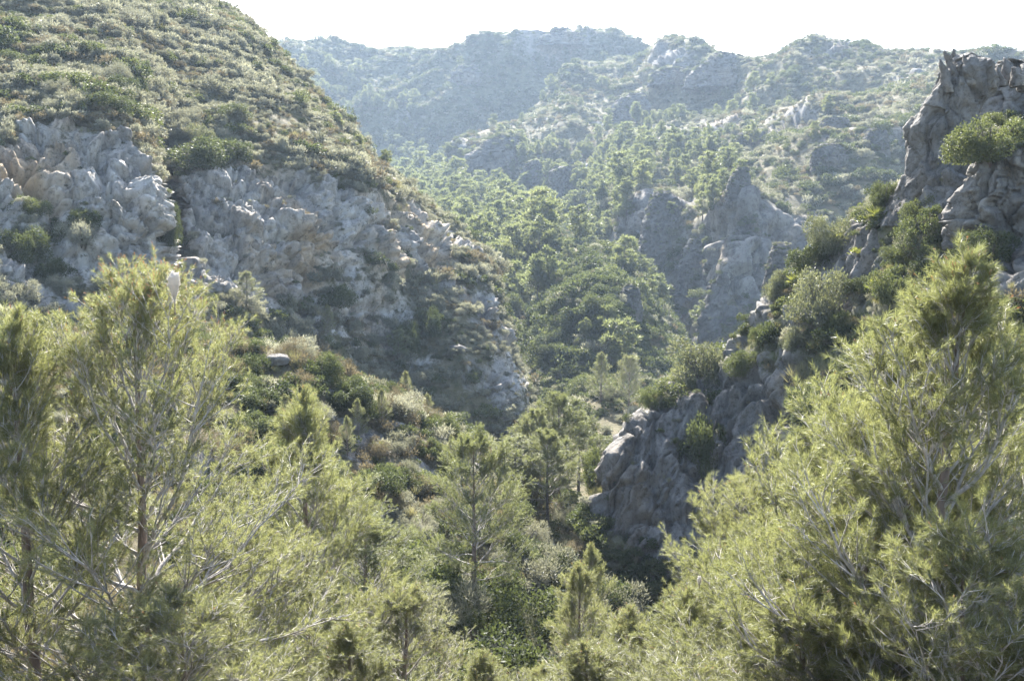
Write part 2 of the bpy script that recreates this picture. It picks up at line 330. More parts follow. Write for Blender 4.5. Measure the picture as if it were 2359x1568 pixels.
# wooded hill right of the gorge
b_rows = [
 R_([(960,560,420),(1150,600,385),(1250,640,345),(1300,690,300),(1400,760,255),(1480,850,220),(1560,920,200),(1660,960,180),(1780,960,172),(1900,900,175),(2100,860,178),(2500,820,170)], 0.1),
 R_([(1040,470,430),(1150,470,405),(1250,482,378),(1300,540,325),(1400,600,278),(1480,690,242),(1560,750,218),(1660,785,198),(1780,785,194),(1900,720,200),(2100,690,204),(2500,650,195)], 0.2),
 [(1050,350,445,.2),(1150,330,420,.6),(1240,370,394,.6),(1310,390,378,.6),(1400,490,295,.3),(1490,460,262,.6),(1600,520,238,.55),(1700,480,216,.6),(1830,520,214,.5),(1960,480,222,.1),(2120,500,226,.1),(2500,480,215,.05)],
 R_([(1100,330,475),(1200,290,470),(1290,330,435),(1380,340,425),(1480,390,350),(1580,400,320),(1680,440,262),(1780,440,240),(1880,470,232),(1980,430,238),(2120,440,240),(2500,430,230)], .15),
 [(1180,270,505,.2),(1290,240,505,.3),(1370,270,480,.3),(1460,290,460,.3),(1560,330,400,.2),(1660,330,375,.25),(1760,310,340,.3),(1860,320,290,.5),(1960,320,262,.45),(2060,310,258,.3),(2150,310,258,.2),(2500,320,250,.2)],
 R_([(1300,170,560),(1400,170,548),(1480,200,525),(1540,290,468),(1620,300,455),(1720,260,435),(1800,230,415),(1900,230,385),(2000,230,355),(2100,230,335),(2200,230,325),(2500,230,318)], .2),
 [(1350,150,580,.2),(1440,135,572,.2),(1500,130,560,.2),(1560,150,498,.6),(1630,130,482,.65),(1720,150,462,.5),(1800,170,450,.15),(1900,170,430,.1),(2000,175,405,.1),(2100,185,385,.1),(2200,190,375,.1),(2500,190,365,.1)],
 R_([(1400,130,600),(1465,118,588),(1550,104,565),(1620,94,512),(1700,105,505),(1760,127,498),(1860,137,468),(2000,142,442),(2100,152,418),(2200,162,402),(2320,165,395),(2500,150,385)], .2),
 R_([(1400,190,690),(1465,180,680),(1550,170,660),(1620,160,640),(1700,165,620),(1760,180,600),(1860,190,570),(2000,200,540),(2100,210,515),(2200,220,490),(2320,220,480),(2500,200,470)], 0.0),
]
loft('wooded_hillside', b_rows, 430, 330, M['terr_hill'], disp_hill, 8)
# far ridge closing the valley
a_rows = [
 R_([(450,600,470),(640,540,490),(790,520,500),(950,500,500),(1000,500,505),(1110,500,505),(1250,480,510),(1340,470,515),(1430,460,520),(1600,450,530)], 0),
 R_([(450,400,560),(640,370,565),(790,360,570),(950,350,570),(1000,340,575),(1110,335,580),(1250,320,580),(1340,310,585),(1430,310,590),(1600,320,600)], 0.05),
 R_([(450,250,610),(640,230,612),(790,240,620),(950,250,610),(1000,215,612),(1110,200,615),(1250,200,620),(1340,190,625),(1430,210,628),(1600,240,630)], 0.15),
 [(450,120,650,.1),(640,97,650,.1),(790,107,690,.1),(950,114,700,.1),(1000,97,660,.1),(1110,74,655,.3),(1250,72,655,.4),(1295,64,655,.5),(1430,97,660,.35),(1600,150,665,.3)],
 R_([(450,200,820),(640,180,820),(790,190,830),(950,190,850),(1000,180,840),(1110,160,820),(1250,160,820),(1340,150,820),(1430,180,820),(1600,230,820)], 0),
]
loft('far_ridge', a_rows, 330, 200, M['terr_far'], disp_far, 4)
# valley floor and the knoll in the gorge
v_rows = [
 R_([(860,430,520),(980,410,500),(1060,430,470),(1150,460,440),(1250,490,400),(1330,520,370),(1450,560,330)], 0),
 R_([(940,510,330),(1040,495,320),(1120,500,310),(1200,520,300),(1300,555,280),(1400,600,260),(1520,680,240)], 0),
 R_([(1040,620,220),(1120,610,220),(1195,620,215),(1280,585,205),(1375,572,205),(1460,640,205),(1560,760,205)], 0.1),
 R_([(1080,740,165),(1160,760,165),(1215,790,165),(1280,700,155),(1380,655,155),(1480,720,160),(1600,850,175)], 0.15),
 R_([(1100,920,122),(1180,960,118),(1230,965,126),(1280,905,132),(1360,868,135),(1470,878,138),(1640,895,146)], 0.1),
 R_([(1080,1080,88),(1180,1110,84),(1260,1110,80),(1340,1090,78),(1440,1060,80),(1560,1070,84),(1760,1070,90)], 0.15),
 R_([(1060,1290,58),(1160,1280,55),(1260,1300,52),(1350,1400,50),(1450,1470,48),(1580,1480,47),(1800,1480,46)], 0.2),
 R_([(960,1560,40),(1100,1540,40),(1240,1560,40),(1350,1600,40),(1480,1640,39),(1640,1660,38),(1900,1660,37)], 0.2),
]
loft('valley_floor', v_rows, 240, 330, M['terr_hill'], disp_valley, 6)
# near slope below the viewpoint
n_rows = [
 R_([(-60,-30,-1.7),(-30,-30,-1.7),(-15,-30,-1.7),(-6,-30,-1.7),(0,-30,-1.7),(6,-30,-1.7),(15,-30,-1.7),(40,-30,-1.7)], 0),
 R_([(-60,1.6,-1.75),(-30,1.6,-1.75),(-15,1.6,-1.75),(-6,1.6,-1.75),(0,1.6,-1.75),(6,1.6,-1.75),(15,1.6,-1.75),(40,1.6,-1.75)], .1),
 R_([(-60,8,-5.6),(-30,8,-5.8),(-15,8,-6.3),(-6,8,-6.6),(0,8,-6.8),(6,8,-6.6),(15,8,-5.6),(40,8,-4)], .02),
 R_([(-60,16,-7.5),(-32,16,-8.0),(-17,16,-9),(-7,16,-9.6),(0,16,-10),(7,16,-9.6),(16,16,-8.2),(40,16,-5.5)], .02),
 R_([(-60,25,-8),(-32,25,-8.6),(-20,25,-9.4),(-9,25,-11.2),(0,25,-13.0),(7,25,-14),(16,25,-12.5),(40,25,-6)], .25),
 R_([(-60,35,-7.5),(-34,35,-8.2),(-22,35,-8.4),(-12,35,-10.6),(-3,35,-14.2),(5,35,-18.5),(12,35,-18.5),(40,35,-10)], .25),
 R_([(-60,50,-6.2),(-36,50,-6.3),(-24,50,-6.4),(-13,50,-6.9),(-6,50,-10.3),(-1.5,50,-14.6),(4,50,-21.5),(14,50,-24)], .3),
 R_([(-60,60,-6),(-36,60,-6.5),(-25,60,-7.2),(-16,60,-8),(-8,60,-10.5),(-3,60,-13.6),(2,60,-20),(12,60,-24)], .3),
 R_([(-60,76,-11),(-38,76,-11.5),(-27,76,-12),(-18,76,-13),(-9,76,-15),(-3,76,-18),(2,76,-21),(12,76,-23)], .1),
]
loft('near_slope', n_rows, 330, 330, M['terr_near'], disp_near, 8, world=True)
# ridge of rock fins running up to the spire
e_rows = [
 R_([(1300,1560,42),(1400,1600,41),(1500,1650,40),(1600,1650,40),(1700,1600,39),(1820,1500,38),(1950,1400,36),(2060,1300,34),(2160,1250,32),(2280,1200,30),(2420,1150,28),(2750,1100,25)], .2),
 R_([(1345,1310,45),(1420,1340,44.5),(1500,1350,44),(1590,1330,44),(1690,1270,44),(1800,1190,43),(1900,1110,41),(2010,1000,39),(2110,900,37),(2230,800,35),(2400,760,32),(2750,720,28)], .45),
 [(1348,1250,46.5,.7),(1400,1230,46.5,.8),(1480,1150,47,.9),(1590,1060,48,.5),(1690,990,48.5,.95),(1780,930,48,.95),(1870,830,47,.4),(1980,740,45,.35),(2070,640,43.5,.6),(2190,560,41.5,.8),(2358,500,39,.8),(2750,430,36,.8)],
 [(1348,1215,47.4,.6),(1392,1120,48,.8),(1450,1010,49,.85),(1550,920,50.5,.6),(1640,880,51,.7),(1725,820,51,.75),(1800,740,50.5,.5),(1920,640,49.5,.7),(2020,530,48,.75),(2110,450,46,.8),(2260,400,43,.7),(2750,300,40,.6)],
 [(1352,1190,48,.4),(1400,1085,49,.5),(1455,965,50.5,.6),(1560,872,52.5,.35),(1640,845,53,.5),(1722,775,53,.5),(1785,692,53,.5),(1905,592,52,.55),(1995,482,51,.5),(2085,425,49,.7),(2240,330,46,.6),(2750,200,43,.5)],
 R_([(1362,1215,52),(1410,1110,53),(1468,990,55),(1580,900,58),(1660,875,59),(1740,805,59),(1800,720,59),(1920,620,58),(2010,510,57),(2100,450,55),(2250,350,52),(2750,200,49)], .3),
 R_([(1362,1300,62),(1410,1250,64),(1468,1180,66),(1580,1050,68),(1660,1000,69),(1740,930,69),(1800,850,69),(1920,750,68),(2010,650,67),(2100,580,65),(2250,450,62),(2750,300,59)], .2),
]
loft('rock_fin_ridge', e_rows, 420, 330, M['terr_ridge'], disp_ridge, 4)
# low ground under everything out to the horizon
gx = np.linspace(-4000, 4000, 60); GX, GY = np.meshgrid(gx, gx+1500)
gp = np.stack([GX.ravel(), GY.ravel(), np.full(GX.size, -62.0)], 1)
gp[:, 2] += fbm(np.stack([gp[:, 0]/300, gp[:, 1]/300, gp[:, 2]*0], 1), 3, 3)*8
gi = np.arange(3600).reshape(60, 60); gq = np.stack([gi[:-1, :-1], gi[:-1, 1:], gi[1:, 1:], gi[1:, :-1]], -1).reshape(-1, 4)
tag(obj('ground', mesh_np('ground', gp, [gq], M['terr_far'], True, {'rock': np.zeros(3600)})), kind='structure')

# ------------------------------------------------------------------ ground queries
def sync(): bpy.context.view_layer.update(); return bpy.context.evaluated_depsgraph_get()
DG = sync()
def drop(x, y, top=None):
    h, l, *_ = SC.ray_cast(DG, Vector((x, y, 300 if top is None else top)), Vector((0, 0, -1)))
    return l.z if h else -20.0
def sight(px, py):
    d = Vector(W(px, py, 10)).normalized(); h, l, *_ = SC.ray_cast(DG, d*0.5, d)
    return l if h else None
def visible(p):
    v = Vector(p); d = v.length; h, l, *_ = SC.ray_cast(DG, Vector((0, 0, 0)), v.normalized(), distance=d-min(1.5, 0.02*d)); return not h

# ------------------------------------------------------------------ rock outcrops
def rock_mesh(name, rings, depth, mat, na, nr, dfun, seed=0, sq=0.8):
    R = []
    for (py, xl, xr, D) in rings:
        a, b = W(xl, py, D), W(xr, py, D); R.append([*((a+b)/2), abs(b[0]-a[0])/2])
    R = np.array(R); par = np.concatenate([[0], np.cumsum(np.linalg.norm(np.diff(R, axis=0), axis=1)+1e-3)])
    G = resample(R, nr, par)
    for _ in range(3): G[1:-1] = (G[:-2]+2*G[1:-1]+G[2:])/4
    th = np.linspace(0, 2*math.pi, na, endpoint=False)
    cx = np.sign(np.cos(th))*np.abs(np.cos(th))**sq; cy = np.sign(np.sin(th))*np.abs(np.sin(th))**sq
    hd = np.minimum(G[:, 3]*depth, R[:, 3].max()*depth)
    P = np.stack([G[:, 0:1]+G[:, 3:4]*cx, G[:, 1:2]+hd[:, None]*cy, np.repeat(G[:, 2:3], na, 1)], -1)
    n = np.stack([np.repeat(cx[None], nr, 0), np.repeat(cy[None], nr, 0), np.zeros((nr, na))], -1)
    n /= np.linalg.norm(n, axis=2, keepdims=True)
    taper = np.minimum(1, (nr-1-np.arange(nr))/(nr*0.06))[:, None]
    flat = P.reshape(-1, 3); o, dz = dfun(flat)
    P = P+n*(o.reshape(nr, na)*taper)[..., None]; P[..., 2] += dz.reshape(nr, na)
    cen = P[0].mean(0); cen[2] = P[0, :, 2].min(); V = P.reshape(-1, 3)-cen
    top = V.reshape(nr, na, 3)[-1].mean(0); V = np.vstack([V, top[None]])
    idx = np.arange(nr*na).reshape(nr, na); j = np.roll(idx, -1, axis=1)
    q = np.stack([idx[:-1], j[:-1], j[1:], idx[1:]], -1).reshape(-1, 4)
    cap = np.stack([idx[-1], j[-1], np.full(na, nr*na)], -1)
    return mesh_np(name, V, [q, cap], mat), cen
def d_far(sc, amp, seed):
    def f(p):
        q = p+seed*13.7
        return amp*(fbm(q/np.array((sc, sc, sc*1.3)), 4, 3)*1.0+(0.3-np.abs(noise(q/np.array((sc*.6, sc*.6, sc*1.6)), 5)))*0.9+crack(q/np.array((sc*.7, sc*.7, sc*2)), 6, 0.07)*0.6+blocks(warp(q, sc, sc*.3, 87)/np.array((sc*.55, sc*.55, sc*.9)), 10)*0.8+blocks(warp(q, sc*.5, sc*.15, 88)/np.array((sc*.2, sc*.2, sc*.3)), 12)*0.35), np.zeros(len(p))
    return f
def d_spire(p):
    fin = fin_field(p+5, 1.25)
    o = fin*0.38+fbm(p/np.array((1.6, 1.6, 2.6)), 4, 71)*0.5+blocks(warp(p, 1.5, .4, 89)/np.array((.9, .9, 2.2)), 14)*0.32+blocks(warp(p, .6, .2, 90)/np.array((.3, .3, .6)), 15)*0.1+crack(p/np.array((1.8, 1.8, 4)), 72, 0.05)*0.4
    zt = smooth01(p[:, 2], 4.5, 8.5)
    return o*(0.55+0.45*zt), (fin*0.32-0.08)*zt
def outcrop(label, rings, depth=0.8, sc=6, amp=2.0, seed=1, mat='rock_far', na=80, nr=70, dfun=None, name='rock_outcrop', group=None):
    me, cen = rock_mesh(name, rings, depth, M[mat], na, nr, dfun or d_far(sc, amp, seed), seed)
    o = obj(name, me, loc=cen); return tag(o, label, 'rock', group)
spire = outcrop('tall grey limestone spire with a jagged crown of pointed blades',
    [(520,2020,2270,47),(455,2062,2240,46.5),(410,2088,2226,46),(350,2104,2222,46),(315,2100,2232,46),(292,2102,2238,46),(262,2122,2250,46),(225,2142,2268,46),(190,2158,2285,46),(160,2172,2290,46),(140,2190,2280,46),(128,2205,2250,46)],
    0.9, dfun=d_spire, mat='rock_near', na=240, nr=230, name='rock_spire')
outcrop('broad serrated rock wall joined behind the tall spire', [(470,2160,2560,49),(380,2180,2560,49),(300,2220,2560,49.5),(220,2255,2540,50),(175,2275,2500,50),(150,2290,2430,50),(140,2300,2360,50)], 0.5,
    dfun=d_spire, mat='rock_near', na=220, nr=160, name='rock_wall')
outcrop('tan fractured rock buttress below the big bush on the spire ridge', [(700,2190,2560,40),(620,2205,2550,40),(540,2215,2540,40),(470,2222,2540,40),(420,2226,2530,40),(375,2236,2520,40),(345,2250,2500,40),(332,2280,2450,40)], 0.55,
    sc=2.2, amp=0.75, seed=4, mat='rock_near', na=200, nr=160, name='rock_buttress')
outcrop('smooth grey slab of rock leaning at the foot of the fin ridge', [(820,2080,2240,39),(740,2095,2200,39),(690,2115,2180,39.2),(660,2135,2165,39.4)], 0.5, sc=2.4, amp=0.3, seed=6, mat='rock_near', na=90, nr=70, name='rock_slab')
# blades standing on the crown of the spire
def blade_mesh(h, w, t, seed):
    nr, na = 16, 14; th = np.linspace(0, 2*math.pi, na, endpoint=False); v = np.linspace(0, 1, nr)
    wd_ = w*(1-v**1.6)**0.8+0.02; P = np.stack([np.outer(wd_, np.cos(th)), np.outer(wd_*t/w, np.sin(th)), np.repeat(v[:, None]*h, na, 1)], -1)
    P[..., 0] -= (v**1.3*h*0.28)[:, None]
    f = P.reshape(-1, 3); q = f+seed*3.1; k = fbm(q/0.5, 3, seed)*0.16
    f = f+np.stack([k, fbm(q/0.4, 2, seed+5)*0.1, k*0.3], 1)
    idx = np.arange(nr*na).reshape(nr, na); j = np.roll(idx, -1, axis=1)
    return mesh_np('rock_blade', f, [np.stack([idx[:-1], j[:-1], j[1:], idx[1:]], -1).reshape(-1, 4), np.array([list(idx[-1])])], M['rock_near'], True)
for k, (px, py, hpx, wpx) in enumerate([(2182,215,70,11),(2198,205,82,12),(2213,200,80,9),(2232,200,66,11),(2246,190,62,13),(2262,205,50,11),(2282,205,42,10),(2305,200,42,12),(2325,190,52,13),(2345,200,42,12),(2172,240,46,9),(2362,210,40,11)]):
    D = 45.2+(k % 3)*0.5; s = D/F
    b = obj('rock_blade', blade_mesh(hpx*s*1.05, wpx*s, wpx*s*1.7, k), spire); b.location = Vector(W(px, py, D))-spire.location
outs = [
 ('rounded grey dome of rock standing out of the wooded hillside', [(350,1690,1772,330),(325,1696,1770,331),(308,1704,1762,332),(298,1716,1748,333)]),
 ('slanting grey rock below the rounded rock dome on the wooded hillside', [(400,1636,1690,310),(372,1645,1700,311),(352,1660,1700,312),(340,1675,1695,313)]),
 ('upright pale rock tooth above the pointed gorge pinnacle', [(480,1668,1735,275),(440,1672,1730,276),(405,1682,1728,277),(385,1700,1722,278)]),
 ('pale streaked cliff patch in dark scrub on the wooded hillside', [(395,1868,1950,300),(370,1866,1955,300),(345,1870,1945,301),(332,1890,1930,302)]),
 ('small pale rock face above the streaked cliff patch', [(320,1878,1935,315),(295,1880,1960,316),(272,1900,1950,317)]),
 ('broken pale rock face beside the streaked cliff patch', [(365,1990,2050,290),(330,1988,2045,291),(300,2000,2040,292)]),
 ('broad grey cliff bulge at the head of the dark gully', [(640,1455,1560,225),(580,1470,1580,228),(520,1480,1578,232),(470,1492,1565,236),(440,1510,1545,240)]),
 ('tall leaning rock pinnacle with pointed tip over the gorge', [(800,1600,1800,186),(740,1612,1790,188),(670,1630,1765,192),(610,1655,1770,196),(560,1675,1760,200),(520,1700,1752,203),(482,1722,1742,206),(468,1730,1738,207)]),
 ('rounded grey rock shoulder beside the tall gorge pinnacle', [(690,1755,1840,196),(620,1765,1830,198),(580,1775,1822,200),(560,1785,1815,202)]),
 ('narrow grey rock rib left of the tall gorge pinnacle', [(680,1555,1620,205),(620,1560,1622,208),(575,1575,1618,212),(550,1588,1610,214)]),
 ('low grey cliff face where the valley narrows', [(445,1055,1200,430),(400,1062,1215,432),(360,1075,1215,435),(325,1120,1200,440),(312,1150,1185,442)]),
 ('squared grey cliff block with a flat bright top in the valley', [(475,1262,1345,385),(430,1264,1350,388),(395,1266,1350,390),(384,1275,1340,392)]),
 ('rounded grey rock between two cliffs in the valley', [(455,1185,1262,405),(420,1190,1258,407),(385,1205,1250,410),(370,1220,1240,412)]),
 ('stack of grey boulders high on the wooded hillside', [(285,1400,1500,470),(255,1405,1500,472),(232,1420,1495,474),(215,1450,1485,476)]),
 ('grey rock crown at the summit of the wooded hill', [(205,1575,1720,535),(165,1595,1712,538),(138,1625,1698,541),(122,1650,1682,543)]),
 ('flat grey rock band under the summit of the wooded hill', [(200,1490,1600,515),(175,1500,1600,517),(160,1520,1590,519)]),
 ('jagged little rock fin poking out of the bushy knoll', [(740,1408,1480,150),(700,1412,1478,151),(675,1425,1474,152),(655,1440,1462,153)]),
 ('pale grey rock low on the far ridge face', [(200,1030,1110,655),(170,1040,1110,657),(150,1060,1095,660)]),
 ('thin grey summit rocks of the far ridge', [(110,1230,1360,695),(85,1250,1340,697),(66,1280,1305,699)]),
]
OUTC = []
for k, (lb, rg) in enumerate(outs):
    Dm = [h.y for h in (sight((a+b)/2, y) for y, a, b, _ in rg[:max(1, len(rg)*2//3)]) if h]; Dm = float(np.median(Dm)) if Dm else rg[0][3]
    d0 = rg[0][3]; rg = [(y, a, b, Dm+(d-d0)*0.6) for y, a, b, d in rg]
    sz = (rg[0][2]-rg[0][1])*rg[0][3]/F
    OUTC.append((outcrop(lb, rg, 0.65, sz*0.26, sz*0.05, k+11, na=120, nr=100), sz))

DG = sync()
# ------------------------------------------------------------------ plants: builders
def unit(v): return v/(np.linalg.norm(v, axis=-1, keepdims=True)+1e-9)
class Buf:
    def __init__(s): s.V = []; s.T = []; s.Q = []; s.n = 0
    def add(s, V, T=None, Q=None):
        if T is not None: s.T.append(np.asarray(T)+s.n)
        if Q is not None: s.Q.append(np.asarray(Q)+s.n)
        s.V.append(V); s.n += len(V)
    def mesh(s, name, mat, smooth=False):
        return mesh_np(name, np.concatenate(s.V), [np.concatenate(x) for x in (s.T, s.Q) if x], mat, smooth)
def tube(buf, pts, rad, sides=6):
    pts = np.asarray(pts, float); n = len(pts); t = unit(np.gradient(pts, axis=0))
    ref = np.array((0.31, 0.17, 0.93)) if abs(t[0, 2]) < 0.8 else np.array((1.0, 0.1, 0))
    a = unit(np.cross(t, ref)); b = np.cross(t, a); th = np.arange(sides)*2*math.pi/sides
    V = pts[:, None]+np.asarray(rad)[:, None, None]*(a[:, None]*np.cos(th)[None, :, None]+b[:, None]*np.sin(th)[None, :, None])
    i = np.arange(n*sides).reshape(n, sides); j = np.roll(i, -1, axis=1)
    buf.add(V.reshape(-1, 3), Q=np.stack([i[:-1], j[:-1], j[1:], i[1:]], -1).reshape(-1, 4))
def sticks(buf, A, B, r):
    """many thin three-sided twigs at once"""
    n = len(A)
    if not n: return
    t = unit(B-A); a = unit(np.cross(t, np.array((0.2, 0.3, 0.93)))); b = np.cross(t, a)
    V = np.concatenate([A+r*a, A+r*(-0.5*a+0.87*b), A+r*(-0.5*a-0.87*b), B], 0)
    k = np.arange(n); buf.add(V, T=np.concatenate([np.stack([k, k+n, k+3*n], 1), np.stack([k+n, k+2*n, k+3*n], 1), np.stack([k+2*n, k, k+3*n], 1)]))
def blades(buf, base, d, L, w, g):
    """one thin triangle per needle or leaf"""
    s = unit(np.cross(d, g.normal(size=d.shape))); n = len(d); w = np.broadcast_to(np.asarray(w, float), (n,))[:, None]; L = np.broadcast_to(np.asarray(L, float), (n,))[:, None]
    V = np.concatenate([base-s*w*0.5, base+s*w*0.5, base+d*L], 0); k = np.arange(n); buf.add(V, T=np.stack([k, k+n, k+2*n], 1))
def leaves(buf, c, d, L, w, g):
    """diamond leaf: four corners"""
    s = unit(np.cross(d, g.normal(size=d.shape))); n = len(d); w = np.broadcast_to(np.asarray(w, float), (n,))[:, None]; L = np.broadcast_to(np.asarray(L, float), (n,))[:, None]
    V = np.concatenate([c, c+d*L*0.5+s*w*0.5, c+d*L, c+d*L*0.5-s*w*0.5], 0); k = np.arange(n); buf.add(V, Q=np.stack([k, k+n, k+2*n, k+3*n], 1))
def spread_dirs(ax, ang, g):
    r = unit(np.cross(ax, g.normal(size=ax.shape))); ang = ang[:, None]; return ax*np.cos(ang)+r*np.sin(ang)

def pine(name, seed, H, spread, cb=0.2, nprim=36, prof=0.8, rise=0.75, nsec=9, ntw=9, nn=34, nlen=0.085, nw=0.0035, tr=None, lean=(0, 0), mats=('needle', 'twig', 'bark'), split=True, candles=0, bare=0, tuft=0.13, wig=0.1, sides=6, tophw=0.3):
    """trunk, limbs, forking branches, twigs and needle tufts of one Aleppo pine"""
    g = np.random.default_rng(seed); tr = tr or H*0.017
    root = bpy.data.objects.new(name, None); C.objects.link(root); root.empty_display_size = 0.3
    v = np.linspace(0, 1, 16); wx = np.cumsum(g.normal(0, wig*0.25, 16)); wy = np.cumsum(g.normal(0, wig*0.25, 16)); wx -= wx[0]; wy -= wy[0]
    T = np.stack([wx*H/10+lean[0]*v**1.4, wy*H/10+lean[1]*v**1.4, v*H], 1); trr = tr*(1-v*0.93)**0.85+0.004
    b = Buf(); tube(b, T, trr, 10 if split else 6)
    tb = b
    crown, twigs, cand = Buf(), Buf(), Buf()
    branch_meshes = []
    hs = np.sort(cb+(1-cb)*(np.arange(nprim)+g.uniform(-0.4, 0.4, nprim))/nprim*0.985); hs = np.clip(hs, 0.05, 0.985)
    az = np.arange(nprim)*2.4+g.uniform(-0.5, 0.5, nprim)
    A0, B0 = [], []
    for k in range(nprim+bare):
        isb = k >= nprim
        h = hs[k] if not isb else g.uniform(0.12, cb); a = az[k] if not isb else g.uniform(0, 6.28)
        t = np.clip((h-cb)/(1-cb), 0, 1)
        L = (spread*((1-t)**prof*(1-tophw)+tophw*(1-t*t)**0.6)*min(1, 0.62+t*2.2)*g.uniform(0.72, 1.15)+0.12) if not isb else spread*g.uniform(0.15, 0.45)
        el = RAD(8+rise*68*t**0.8+g.uniform(-8, 12)); n = 9; s = np.linspace(0, 1, n)
        o = np.array([np.interp(h, v, T[:, i]) for i in range(3)])
        curve = el+s*RAD(g.uniform(-4, 26))-(s*RAD(20) if isb else 0); hd = np.array((math.cos(a), math.sin(a)))
        st = np.stack([np.cos(curve)*L/n*hd[0], np.cos(curve)*L/n*hd[1], np.sin(curve)*L/n], 1)+g.normal(0, L*0.011, (n, 3))
        P = np.vstack([o, o+np.cumsum(st, 0)]); r0 = min(np.interp(h, v, trr)*0.62, 0.011*L+0.006)*g.uniform(0.85, 1.15)
        rr = r0*(1-np.linspace(0, 1, n+1)*0.86)
        bb = Buf() if split else tb
        tube(bb, P, rr, sides if split else 3)
        m2 = max(3, int(nsec*(0.45+0.55*L/spread))); ss = g.uniform(0.22, 1.0, m2) if not isb else g.uniform(0.3, 1, 3)
        for q in ss:
            p0 = np.array([np.interp(q, np.linspace(0, 1, n+1), P[:, i]) for i in range(3)]); tg = unit(P[min(n, int(q*n)+1)]-P[min(n-1, int(q*n))])
            sd = unit(np.cross(tg, (0, 0, 1)))*(1 if g.random() < 0.5 else -1)
            d = unit(tg*g.uniform(0.5, 1.1)+sd*g.uniform(0.2, 1.0)+np.array((0, 0, g.uniform(-0.15, 0.55))))
            l2 = L*(0.16+0.30*(1-q))*g.uniform(0.6, 1.3)+0.10
            m = 5; e = np.linspace(0, 1, m); Q = p0+d*l2*e[:, None]+np.array((0, 0, 1))*(e**2*l2*g.uniform(0, 0.3))[:, None]+g.normal(0, l2*0.02, (m, 3))*e[:, None]
            tube(bb, Q, (r0*0.42*(1-q*0.5))*(1-e*0.75)+0.0015, 4 if split else 3)
            if isb: continue
            k3 = max(2, int(ntw*(0.5+0.5*l2/(0.4*spread)))); x = g.uniform(0.25, 1, k3); x[0] = 1
            tp = np.stack([np.interp(x, e, Q[:, i]) for i in range(3)], 1); td = unit(d+g.normal(0, 0.55, (k3, 3))+np.array((0, 0, 0.35)))
            tl = np.minimum(l2*0.6, tuft*1.6)*g.uniform(0.5, 1.2, k3)+tuft*0.4
            A0.append(tp); B0.append(tp+td*tl[:, None])
        if not isb and t > 0.8:
            A0.append(P[-2:-1]); B0.append(P[-1:]+(P[-1]-P[-2])*0.6)
        if split: branch_meshes.append(bb)
    A0 = np.concatenate(A0+[T[-1:]-np.array([[0, 0, .1]])]); B0 = np.concatenate(B0+[T[-1:]+np.array([[0, 0, tuft]])])
    sticks(twigs, A0, B0, 0.0045 if split else 0.012*H/8)
    ax = unit(B0-A0); n = len(A0)
    K = nn; tt = np.repeat(np.arange(n), K); ln = np.linalg.norm(B0-A0, axis=1)
    u = 1-g.uniform(0, 1, n*K)**1.2*np.minimum(1, (tuft/ln))[tt]
    base = A0[tt]+(B0-A0)[tt]*u[:, None]; ang = RAD(14)+RAD(46)*g.beta(1.6, 1.8, n*K)
    dd = spread_dirs(ax[tt], ang, g); dd = unit(dd+np.array((0, 0, -0.08)))
    blades(crown, base, dd, nlen*g.uniform(0.65, 1.2, n*K), nw, g)
    tr_o = obj('trunk', tb.mesh('trunk', M[mats[2]], True), root)
    for bb in branch_meshes: obj('branch', bb.mesh('branch', M[mats[1]], True), root)
    cr = obj('crown', crown.mesh('crown', M[mats[0]]), root); cr['kind'] = 'stuff'
    tw = obj('twigs', twigs.mesh('twigs', M[mats[1]]), cr); tw['kind'] = 'stuff'
    if candles:
        w = np.argsort(-(B0[:, 2]+0.6*g.normal(size=n)))[:candles]
        tt = np.repeat(w, 9); u = g.uniform(0, 1, len(tt))
        blades(cand, B0[tt]+ax[tt]*(u*0.075)[:, None], spread_dirs(ax[tt], RAD(12)+g.uniform(0, 0.6, len(tt)), g), 0.028, 0.008, g)
        cd = obj('rusty_shoots', cand.mesh('rusty_shoots', M['candle']), cr); cd['kind'] = 'stuff'
    root['h'] = float(max(H, B0[:, 2].max()-0.05)); root['tip'] = [float(x) for x in T[-1]]
    return root

def bush_mesh(name, seed, nlv, L, w, mat, lumps=7, flat=0.75, up=0.3, shell=0.55, kind='leaf', rag=0.3, turn=1.0):
    """unit-size shrub: leaf faces gathered in uneven clumps on a rounded mound, with stems"""
    g = np.random.default_rng(seed); bf = Buf()
    th = g.uniform(0, 6.28, lumps); rr = np.sqrt(g.uniform(0, 1, lumps))*0.76; hh = g.uniform(0.1, 1.05, lumps)*(1-0.45*rr)*flat*1.25
    cen = np.stack([rr*np.cos(th), rr*np.sin(th), hh*0.72], 1); rad = (0.11+0.27*g.uniform(0, 1, lumps)**1.6)*(1.15-0.3*hh)
    pr = rad**2; k = g.choice(lumps, nlv, p=pr/pr.sum())
    d = unit(g.normal(size=(nlv, 3))+np.array((0, 0, 0.35))); r = rad[k]*(shell+(1-shell)*g.uniform(0, 1, nlv)**0.6)*(1+rag*g.normal(0, 0.5, nlv))
    p = cen[k]+d*r[:, None]; p[:, 2] = np.abs(p[:, 2])
    out = unit((d+np.array((0, 0, up)))*turn+g.normal(0, 0.6, (nlv, 3)))
    (leaves if kind == 'leaf' else blades)(bf, p, out, L*g.uniform(0.6, 1.3, nlv), w, g)
    s0 = np.zeros((lumps*3, 3)); s0[:, :2] = g.normal(0, 0.08, (lumps*3, 2)); s1 = np.repeat(cen, 3, 0)+g.normal(0, 0.12, (lumps*3, 3))
    sticks(bf, s0, s1, 0.012)
    return bf.mesh(name, mat)
